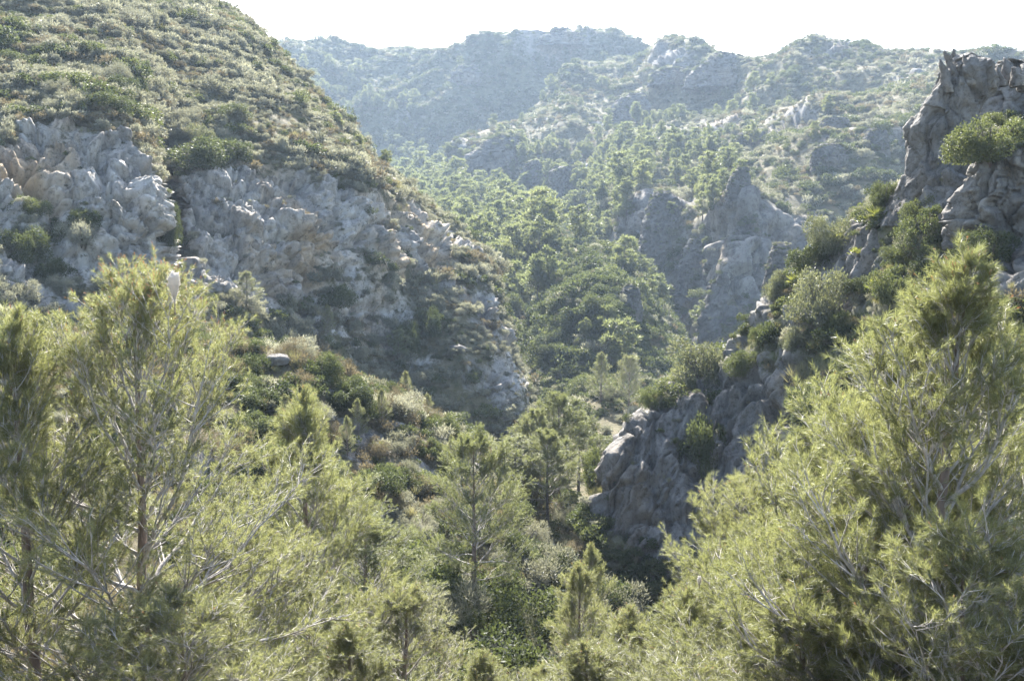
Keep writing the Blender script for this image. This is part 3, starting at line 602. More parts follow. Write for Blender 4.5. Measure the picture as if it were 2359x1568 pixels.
def far_pine(seed, nlv=2600, L=0.075, w=0.022):
    """unit-height pine for distant slopes: trunk with limbs, crown of needle sprays"""
    g = np.random.default_rng(seed); tb, cb_ = Buf(), Buf(); n = 7; v = np.linspace(0, 1, n)
    T = np.stack([np.cumsum(g.normal(0, 0.012, n)), np.cumsum(g.normal(0, 0.012, n)), v*0.93], 1); tube(tb, T, 0.02*(1-v*0.85), 6)
    m = g.integers(13, 18); base = g.uniform(0.22, 0.4); pos, rad = [], []
    for k in range(m):
        h = base+(0.95-base)*(k+0.5)/m; a = k*2.4+g.uniform(-.6, .6); t = (h-base)/(1-base)
        l = 0.27*(1-t)**0.5*min(1, .55+t*1.8)*g.uniform(0.65, 1.2)+0.03; o = np.array([np.interp(h, v*0.93, T[:, i]) for i in range(3)])
        e = o+np.array((math.cos(a)*l, math.sin(a)*l, l*g.uniform(0.15, 0.75))); tube(tb, np.stack([o, (o+e)/2+g.normal(0, .008, 3), e]), np.array((.009, .006, .003)), 3)
        for f in (0.55, 1.0): pos.append(o+(e-o)*f); rad.append((0.075+0.06*(1-t))*g.uniform(0.65, 1.3))
    pos.append(T[-1]+(0, 0, .01)); rad.append(0.06); pos = np.array(pos); rad = np.array(rad)
    k = g.choice(len(pos), nlv, p=rad**2/(rad**2).sum()); d = unit(g.normal(size=(nlv, 3))+np.array((0, 0, 0.25)))
    p = pos[k]+d*(rad[k]*g.uniform(0.15, 1, nlv)**0.5)[:, None]*np.array((1, 1, 0.75))
    blades(cb_, p-d*L*0.4, unit(d+g.normal(0, .5, d.shape)+np.array((0, 0, .3))), L*g.uniform(0.6, 1.2, nlv), w, g)
    return tb.mesh('trunk', M['bark_far'], True), cb_.mesh('crown', M['needle_far'])
def palm_meshes(seed):
    """dwarf fan palm: each pleated fan its own mesh, plus a stub of trunk"""
    g = np.random.default_rng(seed); out = []
    for k in range(20):
        bf = Buf(); a = k*2.4+g.uniform(-.3, .3); el = RAD(g.uniform(15, 80)); l = g.uniform(0.4, 0.62)
        ax = np.array((math.cos(a)*math.cos(el), math.sin(a)*math.cos(el), math.sin(el))); hub = ax*l
        sticks(bf, np.zeros((1, 3))+np.array((0, 0, .02)), hub[None], 0.012)
        sd = unit(np.cross(ax, (0, 0, 1))); n = 15; f = np.linspace(-1.35, 1.35, n)
        d = unit(ax*np.cos(f)[:, None]+sd*np.sin(f)[:, None]+np.array((0, 0, 0.1))); blades(bf, np.repeat(hub[None], n, 0), d, 0.42, 0.055, g)
        out.append(bf.mesh('frond', M['palm']))
    tb = Buf(); tube(tb, np.array([(0, 0, -.1), (0, 0, .12), (.02, 0, .25)]), np.array((.1, .1, .06)), 8)
    return tb.mesh('stub_trunk', M['bark_far'], True), out

# ------------------------------------------------------------------ plants: foreground and gorge pines
def at_top(root, px, py, D, rz=0, hs=1.0, dz=0.0):
    """stand a pine on the ground so that its tip reaches the surveyed point"""
    t = W(px, py, D); tip = Vector(root['tip']); H = root['h']
    rot = Vector((tip.x*math.cos(rz)-tip.y*math.sin(rz), tip.x*math.sin(rz)+tip.y*math.cos(rz), 0))
    gz = drop(t[0]-rot.x, t[1]-rot.y)-0.15; s = (t[2]-gz)/(H+0.1); hs *= 1.0+0.9*max(0, 0.75-s)/0.5
    root.location = (t[0]-rot.x*s, t[1]-rot.y*s, gz); root.scale = (s*hs, s*hs, s); root.rotation_euler = (0, 0, rz)
    return root
pl = pine('pine_tree', 3, 8.2, 3.7, cb=0.2, nprim=54, nsec=16, ntw=15, nn=44, nw=0.0048, candles=420, wig=0.05, tr=0.12, tophw=0.55, rise=0.85, lean=(0.1, 0))
at_top(pl, 300, 560, 11); tag(pl, 'open-branched pine with rusty shoot tips and a white silk nest', 'tree', 'pines close below the viewpoint')
pr_ = pine('pine_tree', 12, 7.6, 2.8, cb=0.18, nprim=50, nsec=14, ntw=14, nn=46, nlen=0.10, nw=0.0045, candles=60, wig=0.05, tr=0.12, tophw=0.42, rise=0.95, lean=(0.35, 0))
at_top(pr_, 2232, 530, 8.6); tag(pr_, 'tall bright green pine with forked pale limbs below the rock spire', 'tree', 'pines close below the viewpoint')
pc = pine('pine_tree', 21, 5.6, 1.9, cb=0.08, nprim=44, nsec=13, ntw=13, nn=40, nlen=0.09, nw=0.0048, candles=30, wig=0.05, tophw=0.45, rise=0.9)
pd = pine('pine_tree', 27, 5.2, 2.1, cb=0.06, nprim=42, nsec=13, ntw=13, nn=40, nlen=0.085, nw=0.0048, candles=20, wig=0.12, tophw=0.6, rise=0.8, prof=0.6)
def near_copy(src, label, *a, **k):
    o = copy_tree(src); at_top(o, *a, **k); return tag(o, label, 'tree', 'pines close below the viewpoint')
at_top(pc, 25, 690, 10.2, 0.4, 0.95); tag(pc, 'slender young pine beside the pine with the silk nest', 'tree', 'pines close below the viewpoint')
GP = 'young bright green pine in the thicket below the dark rock face'; GQ = 'young bright green pine at the front of the thicket by the ravine'
tag(at_top(pd, 2015, 830, 10.5, 2.1, 0.95), GP, 'tree', 'pines close below the viewpoint')
near_copy(pc, 'bushy pine leaning against the tall bright green pine', 2110, 700, 9.6, 1.0, 0.9)
near_copy(pc, GP, 1865, 985, 12.5, 3.0, 1.0)
near_copy(pd, GP, 1735, 1060, 15.0, 4.0, 1.0)
near_copy(pc, GP, 1910, 1010, 13.5, 5.3, 1.0)
near_copy(pd, GQ, 1700, 1240, 13.0, 5.0, 1.0)
near_copy(pc, GQ, 1580, 1345, 12.0, 0.2, 1.1)
near_copy(pd, GQ, 1790, 1300, 10.5, 2.6, 1.2)
near_copy(pc, GQ, 1450, 1390, 14.0, 1.2, 1.0)
near_copy(pc, 'pine sapling with bare trunk showing beside the fan palm', 1335, 1290, 19.0, 2.2, 0.8)
near_copy(pd, 'round-topped pale pine below the lone pine with bare trunk', 935, 1335, 17.0, 3.3, 1.25)
near_copy(pc, 'dark green pine tip at the foot of the lone pine', 1112, 1490, 14.0, 4.4, 0.8)
near_copy(pc, 'small pine tip right of the foot of the lone pine', 1250, 1520, 13.0, 5.4, 0.8)
near_copy(pc, 'rusty-tipped young pine on the shrubby slope behind the silk-nest pine', 695, 880, 17.0, 0.9, 0.85)
LR = ['pine crown between the tall bright green pine and the tan buttress', 'bushy pine in front of the tall bright green pine, by the thicket', 'low pine at the trunk fork of the tall bright green pine', 'spreading low pine between the thicket and the tall bright green pine', 'pine crown behind the forked limbs of the tall bright green pine']
for lb_, a in zip(LR, [(2335, 770, 11.0, 1.7, 1.1), (2010, 1130, 9.2, 3.9, 1.2), (2230, 1180, 7.4, 5.1, 1.1), (1860, 1330, 8.6, 0.6, 1.2), (2120, 1000, 12.5, 2.9, 1.2)]): near_copy(pd if a[3] > 2 else pc, lb_, *a)
LB = ['low pine crown under the small silk nest', 'low pine crown in front of the sapling by the fan palm', 'low pine crown left of the round-topped pale pine', 'low pine crown between the two small pine tips']
for lb_, a in zip(LB, [(1600, 1490, 9.5, 1.1, 1.2), (1350, 1470, 11.5, 2.7, 1.1), (800, 1420, 12.5, 4.2, 1.1), (1180, 1560, 10.5, 0.4, 1.0)]): near_copy(pd if a[3] < 2 else pc, lb_, *a)
LL = ['pine crown between the silk-nest pine and the grey hazy pine', 'low pine crown in front of the silk-nest pine']
for lb_, a in zip(LL, [(560, 1180, 12.8, 1.9, 1.2), (420, 1330, 9.0, 5.0, 1.2)]): near_copy(pd, lb_, *a)
# gorge pines with bare lower trunks
MID = ('needle_mid', 'twig', 'bark')
pm = pine('pine_tree', 33, 9.5, 3.6, cb=0.34, nprim=36, prof=0.75, nsec=15, ntw=14, nn=38, nlen=0.13, nw=0.010, mats=MID, bare=9, tuft=0.26, wig=0.04, tr=0.16, tophw=0.42, rise=0.8, sides=5)
at_top(pm, 1090, 975, 32); tag(pm, 'lone tall pine with bare straight trunk and tiered crown', 'tree', 'pines in the gorge')
pn = pine('pine_tree', 41, 9.5, 2.7, cb=0.42, nprim=28, prof=0.5, nsec=12, ntw=12, nn=40, nlen=0.16, nw=0.015, mats=('needle_mid', 'twig', 'bark_far'), bare=7, tuft=0.3, wig=0.06, tr=0.14, tophw=0.55, rise=0.8, sides=4)
def at_base(root, px, pb, ptop, rz=0, hs=1.0):
    l = sight(px, pb); t = W(px, ptop, l.y); s = (t[2]-l.z+0.1)/(root['h']+0.1)
    root.location = (l.x, l.y, l.z-0.1); root.scale = (s*hs, s*hs, s); root.rotation_euler = (0, 0, rz); return root
def base_copy(src, label, *a, **k):
    o = copy_tree(src); at_base(o, *a, **k); return tag(o, label, 'tree', 'pines in the gorge')
def mid_copy(src, label, *a, **k):
    o = copy_tree(src); at_top(o, *a, **k); return tag(o, label, 'tree', 'pines in the gorge')
at_top(pn, 1288, 898, 66, 0, 1.25); GT = 'tallest pine of the slim grove left of the dark rock face'
tag(pn, GT, 'tree', 'pines in the gorge')
mid_copy(pn, 'second tallest slim pine of the grove left of the dark rock face', 1235, 935, 64, 1.5, 1.25); mid_copy(pn, 'slim pine of the grove standing next to the end of the long cliff', 1185, 1000, 60, 3.2, 1.4); mid_copy(pn, 'slim pine of the grove closest to the dark rock face', 1335, 945, 70, 4.4, 1.25); mid_copy(pn, 'shortest slim pine at the front of the grove', 1262, 985, 58, 5.6, 1.3)
mid_copy(pm, 'pine with grey hazy crown left of the lone tall pine', 752, 1045, 27, 2.0, 0.9)
mid_copy(pm, 'low spreading pine between the lone tall pine and the silk-nest pine', 840, 1170, 23, 4.0, 1.0)
mid_copy(pc, 'thin pale pine sapling at the edge of the dark ravine', 1362, 1245, 27, 4.0, 0.7)
mid_copy(pd, 'rounded pale pine behind the rock fin ridge, the broader of a pair', 1452, 812, 104, 2.0, 1.0)
mid_copy(pc, 'rounded pale pine behind the rock fin ridge, the narrower of a pair', 1385, 808, 106, 5.0, 1.0)
mid_copy(pd, 'sunlit pine just behind the grey olive on the rock fin ridge', 1560, 835, 84, 0.8, 0.8)
SL = 'young pine on the sunny shrub slope below the long cliff'
for (a, b, c, r) in [(825,1010,915,1),(880,985,893,2),(935,930,852,3),(800,1050,955,4),(985,985,905,5),(725,1000,900,.5),(660,1010,905,2.6),(1040,1090,1000,3.8)]:
    base_copy(pc, SL, a, b, c, r, 0.9)
base_copy(pc, 'rounded pine at the dark foot of the long cliff', 570, 705, 622, 2.0, 1.7)
base_copy(pc, 'upright pine at the dark foot of the long cliff', 756, 780, 700, 3.0, 1.0)

# white silk nests of caterpillars, hung in the shoots
def silk_nest(px, py, D, h, label):
    g = np.random.default_rng(int(px)); nr, na = 18, 18; v = np.linspace(0, 1, nr); th = np.linspace(0, 2*math.pi, na, endpoint=False)
    r = h*0.19*np.interp(v, [0, .15, .35, .6, .8, .93, 1], [.10, .30, .62, .95, 1.0, .7, .12])
    P = np.stack([np.outer(r, np.cos(th)), np.outer(r, np.sin(th)), np.repeat(v[:, None]*h, na, 1)], -1).reshape(-1, 3)
    P = P*(1+0.16*fbm(P/(h*0.2), 3, 5))[:, None]
    i = np.arange(nr*na).reshape(nr, na); j = np.roll(i, -1, axis=1); b = Buf()
    b.add(P, Q=np.stack([i[:-1], j[:-1], j[1:], i[1:]], -1).reshape(-1, 4))
    root = bpy.data.objects.new('silk_nest', None); C.objects.link(root); root.empty_display_size = 0.05
    root.location = W(px, py, D); obj('web_bag', b.mesh('web_bag', M['silk'], True), root)
    f = Buf(); k = g.integers(0, len(P), 380); d = unit(P[k]*np.array((1, 1, 0.3))-np.array((0, 0, h*0.15))+np.array((0, 0, h*.25))+g.normal(0, h*0.12, (380, 3)))
    blades(f, P[k]*0.97, d, h*0.16*g.uniform(.4, 1.2, 380), h*0.012, g); o = obj('loose_threads', f.mesh('loose_threads', M['silk']), root); o['kind'] = 'stuff'
    s = Buf(); tube(s, np.array([(0, 0, -h*0.45), (h*.01, 0, h*.1), (0, 0, h*.6)]), np.array((.006, .006, .004))*h/0.3, 6); obj('stem', s.mesh('stem', M['bark'], True), root)
    return tag(root, label, 'nest', 'caterpillar nests')
silk_nest(402, 695, 9.9, 0.30, 'white silky caterpillar nest near the top of the rusty-tipped pine')
silk_nest(1610, 1350, 10.6, 0.12, 'small pale silk nest in the young pine thicket')

# ------------------------------------------------------------------ plants: named bushes on the fin ridge and slopes
def place(px, py): 
    l = sight(px, py); return l
OL = [bush_mesh('foliage', 100+k, 9000, 0.055, 0.026, M['olive'], 22, 0.85, 0.2, 0.6, turn=.4) for k in range(2)]
GB = [bush_mesh('foliage', 110+k, 9000, 0.052, 0.030, M['green'], 20, 0.8, 0.3, 0.6, turn=.4) for k in range(3)]
GR = [bush_mesh('foliage', 120+k, 6500, 0.08, 0.017, M['grey'], 22, 0.75, 0.9, 0.45) for k in range(3)]
BR = [bush_mesh('foliage', 130+k, 5000, 0.09, 0.014, M['brown'], 20, 0.8, 0.9, 0.35, 'blade') for k in range(2)]
def stem_mesh(seed):
    g = np.random.default_rng(seed); b = Buf()
    for k in range(6):
        a = g.uniform(0, 6.28); r = g.uniform(0.15, 0.5); h = g.uniform(0.4, 0.75)
        tube(b, np.array([(0, 0, -.12), (r*.3*math.cos(a), r*.3*math.sin(a), h*.4), (r*math.cos(a), r*math.sin(a), h)]), np.array((.035, .022, .01)), 5)
    return b.mesh('stem', M['bark_far'], True)
STEM = [stem_mesh(k) for k in range(3)]
def big_bush(name, px, py, wpx, hpx, me, label, cat='bush', sink=0.05, group=None, D=None):
    """px,py = foot of the bush; wpx,hpx its surveyed width and height"""
    l = Vector(W(px, py, D)) if D else sight(px, py)
    if l is None: return
    f = l.y/F; root = bpy.data.objects.new(name, None); C.objects.link(root); root.empty_display_size = 0.2
    root.location = (l.x, l.y+0.25*wpx*f*0.5, l.z-sink*hpx*f); sx = wpx*f/2/0.85; root.scale = (sx, sx, hpx*f/0.98); root.rotation_euler = (0, 0, random.uniform(0, 6.28))
    obj('foliage', me, root); obj('stem', random.choice(STEM), root)
    return tag(root, label, cat, group)
big_bush('wild_olive', 1620, 885, 170, 130, OL[0], 'round grey wild olive overhanging the dark rock face', 'tree')
big_bush('wild_olive', 1900, 735, 170, 150, OL[1], 'large glossy grey bush in the middle of the fin ridge')
big_bush('wild_olive', 1795, 685, 75, 85, OL[0], 'pale grey bush on the crest beside a fan palm')
big_bush('wild_olive', 1915, 580, 110, 105, OL[1], 'round pale olive bush on the crest above the fan palms')
big_bush('wild_olive', 1835, 800, 80, 65, OL[0], 'grey flowering bush below the large glossy bush')
big_bush('lentisk_bush', 2125, 520, 100, 85, GB[2], 'smaller green bush above the dense bush at the spire foot')
big_bush('lentisk_bush', 2150, 590, 140, 120, GB[0], 'dense dark green bush at the foot of the tall spire')
big_bush('lentisk_bush', 2290, 365, 190, 125, GB[1], 'wide green bush growing on the tan rock buttress', D=39)
big_bush('lentisk_bush', 2075, 700, 130, 100, GB[2], 'green bush between fan palms and the bright green pine')
big_bush('lentisk_bush', 2040, 470, 90, 70, GB[1], 'low olive-green bush left of the spire foot')
big_bush('lentisk_bush', 1510, 945, 70, 60, GB[0], 'small dark bush on the sharp rock edge')
big_bush('lentisk_bush', 1700, 860, 90, 70, GB[2], 'green bush on the ledge right of the wild olive')
big_bush('lentisk_bush', 1760, 800, 60, 60, GB[0], 'yellow-green bush on the ledge below the crest bushes')
big_bush('lentisk_bush', 1620, 1080, 120, 170, GB[1], 'dark evergreen filling the shaded cleft of the rock face')
big_bush('lentisk_bush', 1385, 1140, 90, 140, GB[2], 'dark leafy tree between the grove and the rock edge', 'tree', D=58)
big_bush('lentisk_bush', 2320, 300, 120, 60, GB[2], 'dark scrub in the notch of the serrated rock wall', D=47)
big_bush('lentisk_bush', 2290, 600, 130, 90, GB[0], 'shaded ivy-dark bush under the tan rock buttress', D=37)
big_bush('lentisk_bush', 560, 835, 110, 75, GB[1], 'round dark bush on the shrub slope beside the fan palms')
big_bush('lentisk_bush', 735, 875, 100, 75, GB[2], 'round olive-green bush on the shrub slope crest')
big_bush('grey_shrub', 660, 800, 70, 60, GR[0], 'silvery flowering shrub between palms and round bushes')
big_bush('lentisk_bush', 930, 815, 75, 85, GB[0], 'rounded holm oak at the shaded cliff foot', 'tree')
big_bush('lentisk_bush', 985, 770, 80, 85, GB[1], 'dark evergreen against the foot of the cliff', 'tree')
big_bush('lentisk_bush', 440, 385, 190, 85, GB[2], 'dark thicket filling the gully top between two cliff walls')
big_bush('lentisk_bush', 520, 370, 110, 60, GB[0], 'sunlit green bush right of the gully thicket')
big_bush('lentisk_bush', 465, 345, 70, 75, OL[0], 'pale round-topped tree rising from the gully thicket', 'tree')
big_bush('lentisk_bush', 390, 560, 60, 130, GB[1], 'dark bush deep in the shaded cleft of the cliff')
for k, (px, py, w, h) in enumerate([(40,600,120,90),(110,560,100,70),(70,500,90,60),(180,560,110,70),(20,690,120,70),(200,530,80,60),(120,640,100,60)]):
    big_bush('lentisk_bush', px, py, w, h, (GB+GR)[k % 5], 'bush at the cliff foot behind the silk-nest pine', group='bushes at the cliff foot')
pt, pf = palm_meshes(5)
def fan_palm(px, py, s, label, D=None):
    l = Vector(W(px, py, D)) if D else sight(px, py)
    if l is None: return
    root = bpy.data.objects.new('fan_palm', None); C.objects.link(root); root.empty_display_size = 0.2
    r = s*l.y/F/1.7; root.location = (l.x, l.y, l.z-0.05); root.scale = (r, r, r); root.rotation_euler = (0, 0, random.uniform(0, 6))
    obj('stub_trunk', pt, root)
    for m in pf: obj('frond', m, root)
    return tag(root, label, 'palm', 'dwarf fan palms')
for (px, py, s, lb) in [(1835,655,60,'fan palm between the pale crest bush and the large glossy bush'),(2022,672,75,'yellow-tipped fan palm beside the green bush on the fin ridge'),
  (1925,560,55,'fan palm hanging below the round olive bush'),(2025,505,70,'leaning fan palm below the spire foot'),(1990,515,50,'small fan palm left of the leaning one'),(1975,590,50,'fan palm among the rock fins'),
  (1870,745,35,'tiny fan palm under the large glossy bush'),(1880,800,35,'tiny fan palm above the shaded rock face'),
  (535,760,55,'fan palm at the top of the shrub slope, paler one'),(590,785,60,'fan palm just above the round dark bush'),(585,750,45,'small fan palm behind two others on the shrub slope'),
  (1240,1425,70,'fan palm in the scrub right of the lone pine'),(870,1040,60,'fan palm low on the shrub slope')]:
    fan_palm(px, py, s, lb)

# loose boulders on the shrub slope and ravine edge
def boulder(px, py, s, label, k):
    l = sight(px, py)
    if l is None: return
    r = s*l.y/F/2; g = np.random.default_rng(k); nr, na = 12, 16; v = np.linspace(-1, 1, nr); th = np.linspace(0, 2*math.pi, na, endpoint=False)
    c = np.sqrt(np.maximum(0.02, 1-v**2)); P = np.stack([np.outer(c, np.cos(th))*1.25, np.outer(c, np.sin(th)), np.repeat(v[:, None]*0.7, na, 1)], -1).reshape(-1, 3)
    P = np.round(P*2.2+g.normal(0, 0.12, P.shape))/2.2*0.45+P*0.55; P = P*(1+0.35*fbm(P+k*3.3, 3, k))[:, None]*r
    i = np.arange(nr*na).reshape(nr, na); j = np.roll(i, -1, axis=1)
    me = mesh_np('boulder', P, [np.stack([i[:-1], j[:-1], j[1:], i[1:]], -1).reshape(-1, 4), np.array([list(i[-1])])], M['rock_near'])
    tag(obj('boulder', me, loc=(l.x, l.y, l.z+r*0.15)), label, 'boulder', 'loose pale boulders')
for k, (px, py, s, lb) in enumerate([(588,850,26,'bright white boulder below the round dark bush'),(640,832,44,'flat pale boulder right of the round dark bush'),(760,905,22,'small pale stone under the round olive-green bush'),
   (850,1010,30,'pale boulder in the shrubs of the sunny slope'),(905,985,34,'pale boulder in the shrubs of the sunny slope'),(935,960,24,'pale boulder in the shrubs of the sunny slope'),(700,980,26,'pale boulder in the shrubs of the sunny slope'),
   (1060,1330,40,'grey boulder behind the trunk of the lone pine'),(1030,1300,34,'bright stone at the lone pine trunk'),(1215,1230,40,'pale stone at the edge of the dark ravine'),(1290,1250,34,'pale stone at the edge of the dark ravine'),(1250,1215,26,'pale stone at the edge of the dark ravine'),
   (1055,805,30,'small white rock at the shaded cliff foot'),(820,990,20,'pale boulder in the shrubs of the sunny slope'),(760,965,24,'pale boulder in the shrubs of the sunny slope')]):
    boulder(px, py, s, lb, k)

# ------------------------------------------------------------------ plants: shrub cover and hillside pines
ARCH = {  # far (light) and near (fuller) mesh of each kind
 'grey_shrub': ([bush_mesh('grey_shrub', 200+k, 800, 0.20, 0.055, M['grey'], 12, 0.75, 0.9, 0.35) for k in range(3)], GR),
 'green_bush': ([bush_mesh('green_bush', 210+k, 900, 0.14, 0.085, M['green'], 13, 0.8, 0.3, 0.6, turn=.5) for k in range(3)], GB),
 'brown_shrub': ([bush_mesh('brown_shrub', 220+k, 480, 0.24, 0.055, M['brown'], 10, 0.75, 0.8, 0.3) for k in range(3)], BR),
 'grass_tuft': ([bush_mesh('grass_tuft', 230+k, 160, 0.6, 0.03, M['grass'], 4, 0.4, 1.6, 0.2, 'blade') for k in range(2)],)*2,
}
FP = [far_pine(300+k) for k in range(5)]
plants = {k: [] for k in list(ARCH)+['pine_tree']}     # kind -> [x,y,z,scale,hscale,zone,variant]
def scatter(zone, n, dens, pick, seed, bounds=(-250, 2600, -80, 1700)):
    P, rk, Nn = ZONES[zone]; g = np.random.default_rng(seed)
    c = (P[:-1, :-1]+P[1:, 1:]+P[1:, :-1]+P[:-1, 1:])/4
    area = np.linalg.norm(np.cross(P[1:, 1:]-P[:-1, :-1], P[1:, :-1]-P[:-1, 1:]), axis=2)/2
    px, py, f = project(c.reshape(-1, 3)); ok = (px > bounds[0]) & (px < bounds[1]) & (py > bounds[2]) & (py < bounds[3])
    up = Nn[:-1, :-1, 2].ravel(); r = rk[:-1, :-1].ravel(); cf = c.reshape(-1, 3)
    w = area.ravel()*ok*dens(cf, r, up, px, py); w = np.maximum(w, 0); w /= w.sum()
    k = g.choice(len(w), n, p=w); a, b = np.divmod(k, P.shape[1]-1); u = g.random((n, 1)); v = g.random((n, 1))
    pos = (P[a, b]*(1-u)+P[a, b+1]*u)*(1-v)+(P[a+1, b]*(1-u)+P[a+1, b+1]*u)*v
    kinds, sc = pick(pos, r[k], px[k], py[k], g)
    for q in range(n):
        if kinds[q]: plants[kinds[q]].append((*pos[q], sc[q], zone))
def veg_soil(p, r, up, px, py): return (1-smooth01(r, 0.35, 0.7))*np.clip(up*1.6, 0.12, 1)+0.09*(up > 0.3)
def picker(probs, size, pn=14, ps=None):
    names = list(probs); pv = np.array([probs[k] for k in names])
    def f(pos, r, px, py, g):
        nz = [fbm(pos/pn, 2, 500+7*i)*1.6 for i in range(len(names))]
        sc = np.stack([np.log(pv[i])+1.5*nz[i]+g.gumbel(size=len(pos))*1.0 for i in range(len(names))], 1)
        k = sc.argmax(1); kinds = [names[i] for i in k]
        s = np.array([size[names[i]] for i in k])*g.lognormal(0, 0.33, len(pos))
        s = s*np.where(r > 0.6, 0.5, 1.0)*np.exp(0.7*fbm(pos/(pn*0.8), 2, 640))
        return kinds, s
    return f
scatter('cliff_hillside', 21000, veg_soil, picker({'grey_shrub': .6, 'green_bush': .09, 'brown_shrub': .24, 'grass_tuft': .12}, {'grey_shrub': .75, 'green_bush': .9, 'brown_shrub': .62, 'grass_tuft': .45}), 1)
def hill_d(p, r, up, px, py): return (1-smooth01(r, 0.45, 0.7))*np.clip(up*1.6, 0.2, 1)+0.05
scatter('wooded_hillside', 17000, hill_d, picker({'grey_shrub': .42, 'green_bush': .36, 'brown_shrub': .2}, {'grey_shrub': 1.35, 'green_bush': 1.5, 'brown_shrub': 1.2}, 30), 2)
scatter('far_ridge', 13000, hill_d, picker({'grey_shrub': .3, 'green_bush': .6, 'brown_shrub': .1}, {'grey_shrub': 1.9, 'green_bush': 2.1, 'brown_shrub': 1.7}, 50), 3)
scatter('valley_floor', 9000, lambda p, r, up, px, py: 0.6+0.4*up+(py > 560)*(py < 900)*1.5+(px > 1250)*(px < 1600)*(py > 620)*(py < 920)*5, picker({'grey_shrub': .2, 'green_bush': .68, 'brown_shrub': .12}, {'grey_shrub': 1.0, 'green_bush': 1.25, 'brown_shrub': .9}), 4)
scatter('near_slope', 3600, lambda p, r, up, px, py: (1-0.75*smooth01(r, 0.4, 0.8))*(p[:, 1] > 18)*np.where(p[:, 1] > 62, 0.5, 1), picker({'grey_shrub': .22, 'green_bush': .34, 'brown_shrub': .38, 'grass_tuft': .08}, {'grey_shrub': .75, 'green_bush': .85, 'brown_shrub': .72, 'grass_tuft': .4}, 5), 5, (-200, 1900, 500, 1800))
scatter('rock_fin_ridge', 4200, lambda p, r, up, px, py: ((1-smooth01(r, 0.3, 0.65))+0.08)*np.clip(up*1.5, .15, 1), picker({'grey_shrub': .2, 'green_bush': .38, 'brown_shrub': .12, 'grass_tuft': .3}, {'grey_shrub': .5, 'green_bush': .62, 'brown_shrub': .45, 'grass_tuft': .36}, 4), 6)
def pine_pick(h0):
    return lambda pos, r, px, py, g: (['pine_tree']*len(pos), h0*g.lognormal(0, 0.22, len(pos)))
scatter('valley_floor', 330, lambda p, r, up, px, py: (py < 720)*1.0*(px < 1260)+0.12*(py < 900), pine_pick(8.5), 11)
def pz(p, r, up, px, py): return (0.06+smooth01(fbm(p/60, 2, 91), 0.0, 0.35)+1.6*((np.abs(py-(430+0.0*px)) < 90) & (px < 1500))+0.6*((py > 330) & (py < 480) & (px < 1750)))*(r < 0.6)*np.where(py > 560, 0.3, 1)*(py > 200)
scatter('wooded_hillside', 460, pz, pine_pick(6.6), 12)
scatter('far_ridge', 620, lambda p, r, up, px, py: (0.05+smooth01(fbm(p/80, 2, 93), -0.1, 0.4)+(py > 230)*0.5)*(py > 150), pine_pick(7.5), 13)
scatter('cliff_hillside', 14, lambda p, r, up, px, py: (py > 280)*(px > 780)*(r < .6)*1.0, pine_pick(2.8), 14)
for (px, py, h) in [(1432,640,100),(1480,660,75),(1500,700,60),(1350,790,60),(1395,560,60),(1310,600,50)]:
    l = sight(px, py)
    if l: plants['pine_tree'].append((l.x, l.y, l.z, h*l.y/F, 'valley_floor'))

gq_ = np.random.default_rng(44)
for o, sz in OUTC:
    me = o.data; nn_ = np.zeros(len(me.polygons)*3, np.float32); me.polygons.foreach_get('normal', nn_); cc = np.zeros(len(me.polygons)*3, np.float32); me.polygons.foreach_get('center', cc)
    nn_ = nn_.reshape(-1, 3); cc = cc.reshape(-1, 3)+np.array(o.location); w = np.clip(nn_[:, 2]-0.05, 0, 1)*(nn_[:, 1] < 0.3); w /= w.sum()
    for k in gq_.choice(len(w), 60, p=w): plants['green_bush' if gq_.random() < .6 else 'grey_shrub'].append((*cc[k], float(gq_.uniform(.5, 1.3)*min(1.4, sz/18)), 'wooded_hillside'))
ZL = {'cliff_hillside': 'on the open slope above the long cliff', 'wooded_hillside': 'on the rocky wooded hill across the gorge', 'far_ridge': 'on the hazy far ridge',
      'valley_floor': 'on the valley floor and knoll in the gorge', 'near_slope': 'on the sunny slope in front of the long cliff', 'rock_fin_ridge': 'among the rock fins below the spire'}
KL = {'grey_shrub': ('silvery grey-green shrub', 'shrub'), 'green_bush': ('dark green rounded bush', 'bush'), 'brown_shrub': ('dry brown heath shrub', 'shrub'), 'grass_tuft': ('pale dry grass tuft', 'grass'), 'pine_tree': ('light green hillside pine', 'tree')}
LIM = {'grey_shrub': 300, 'green_bush': 300, 'brown_shrub': 300, 'grass_tuft': 120, 'pine_tree': 265}
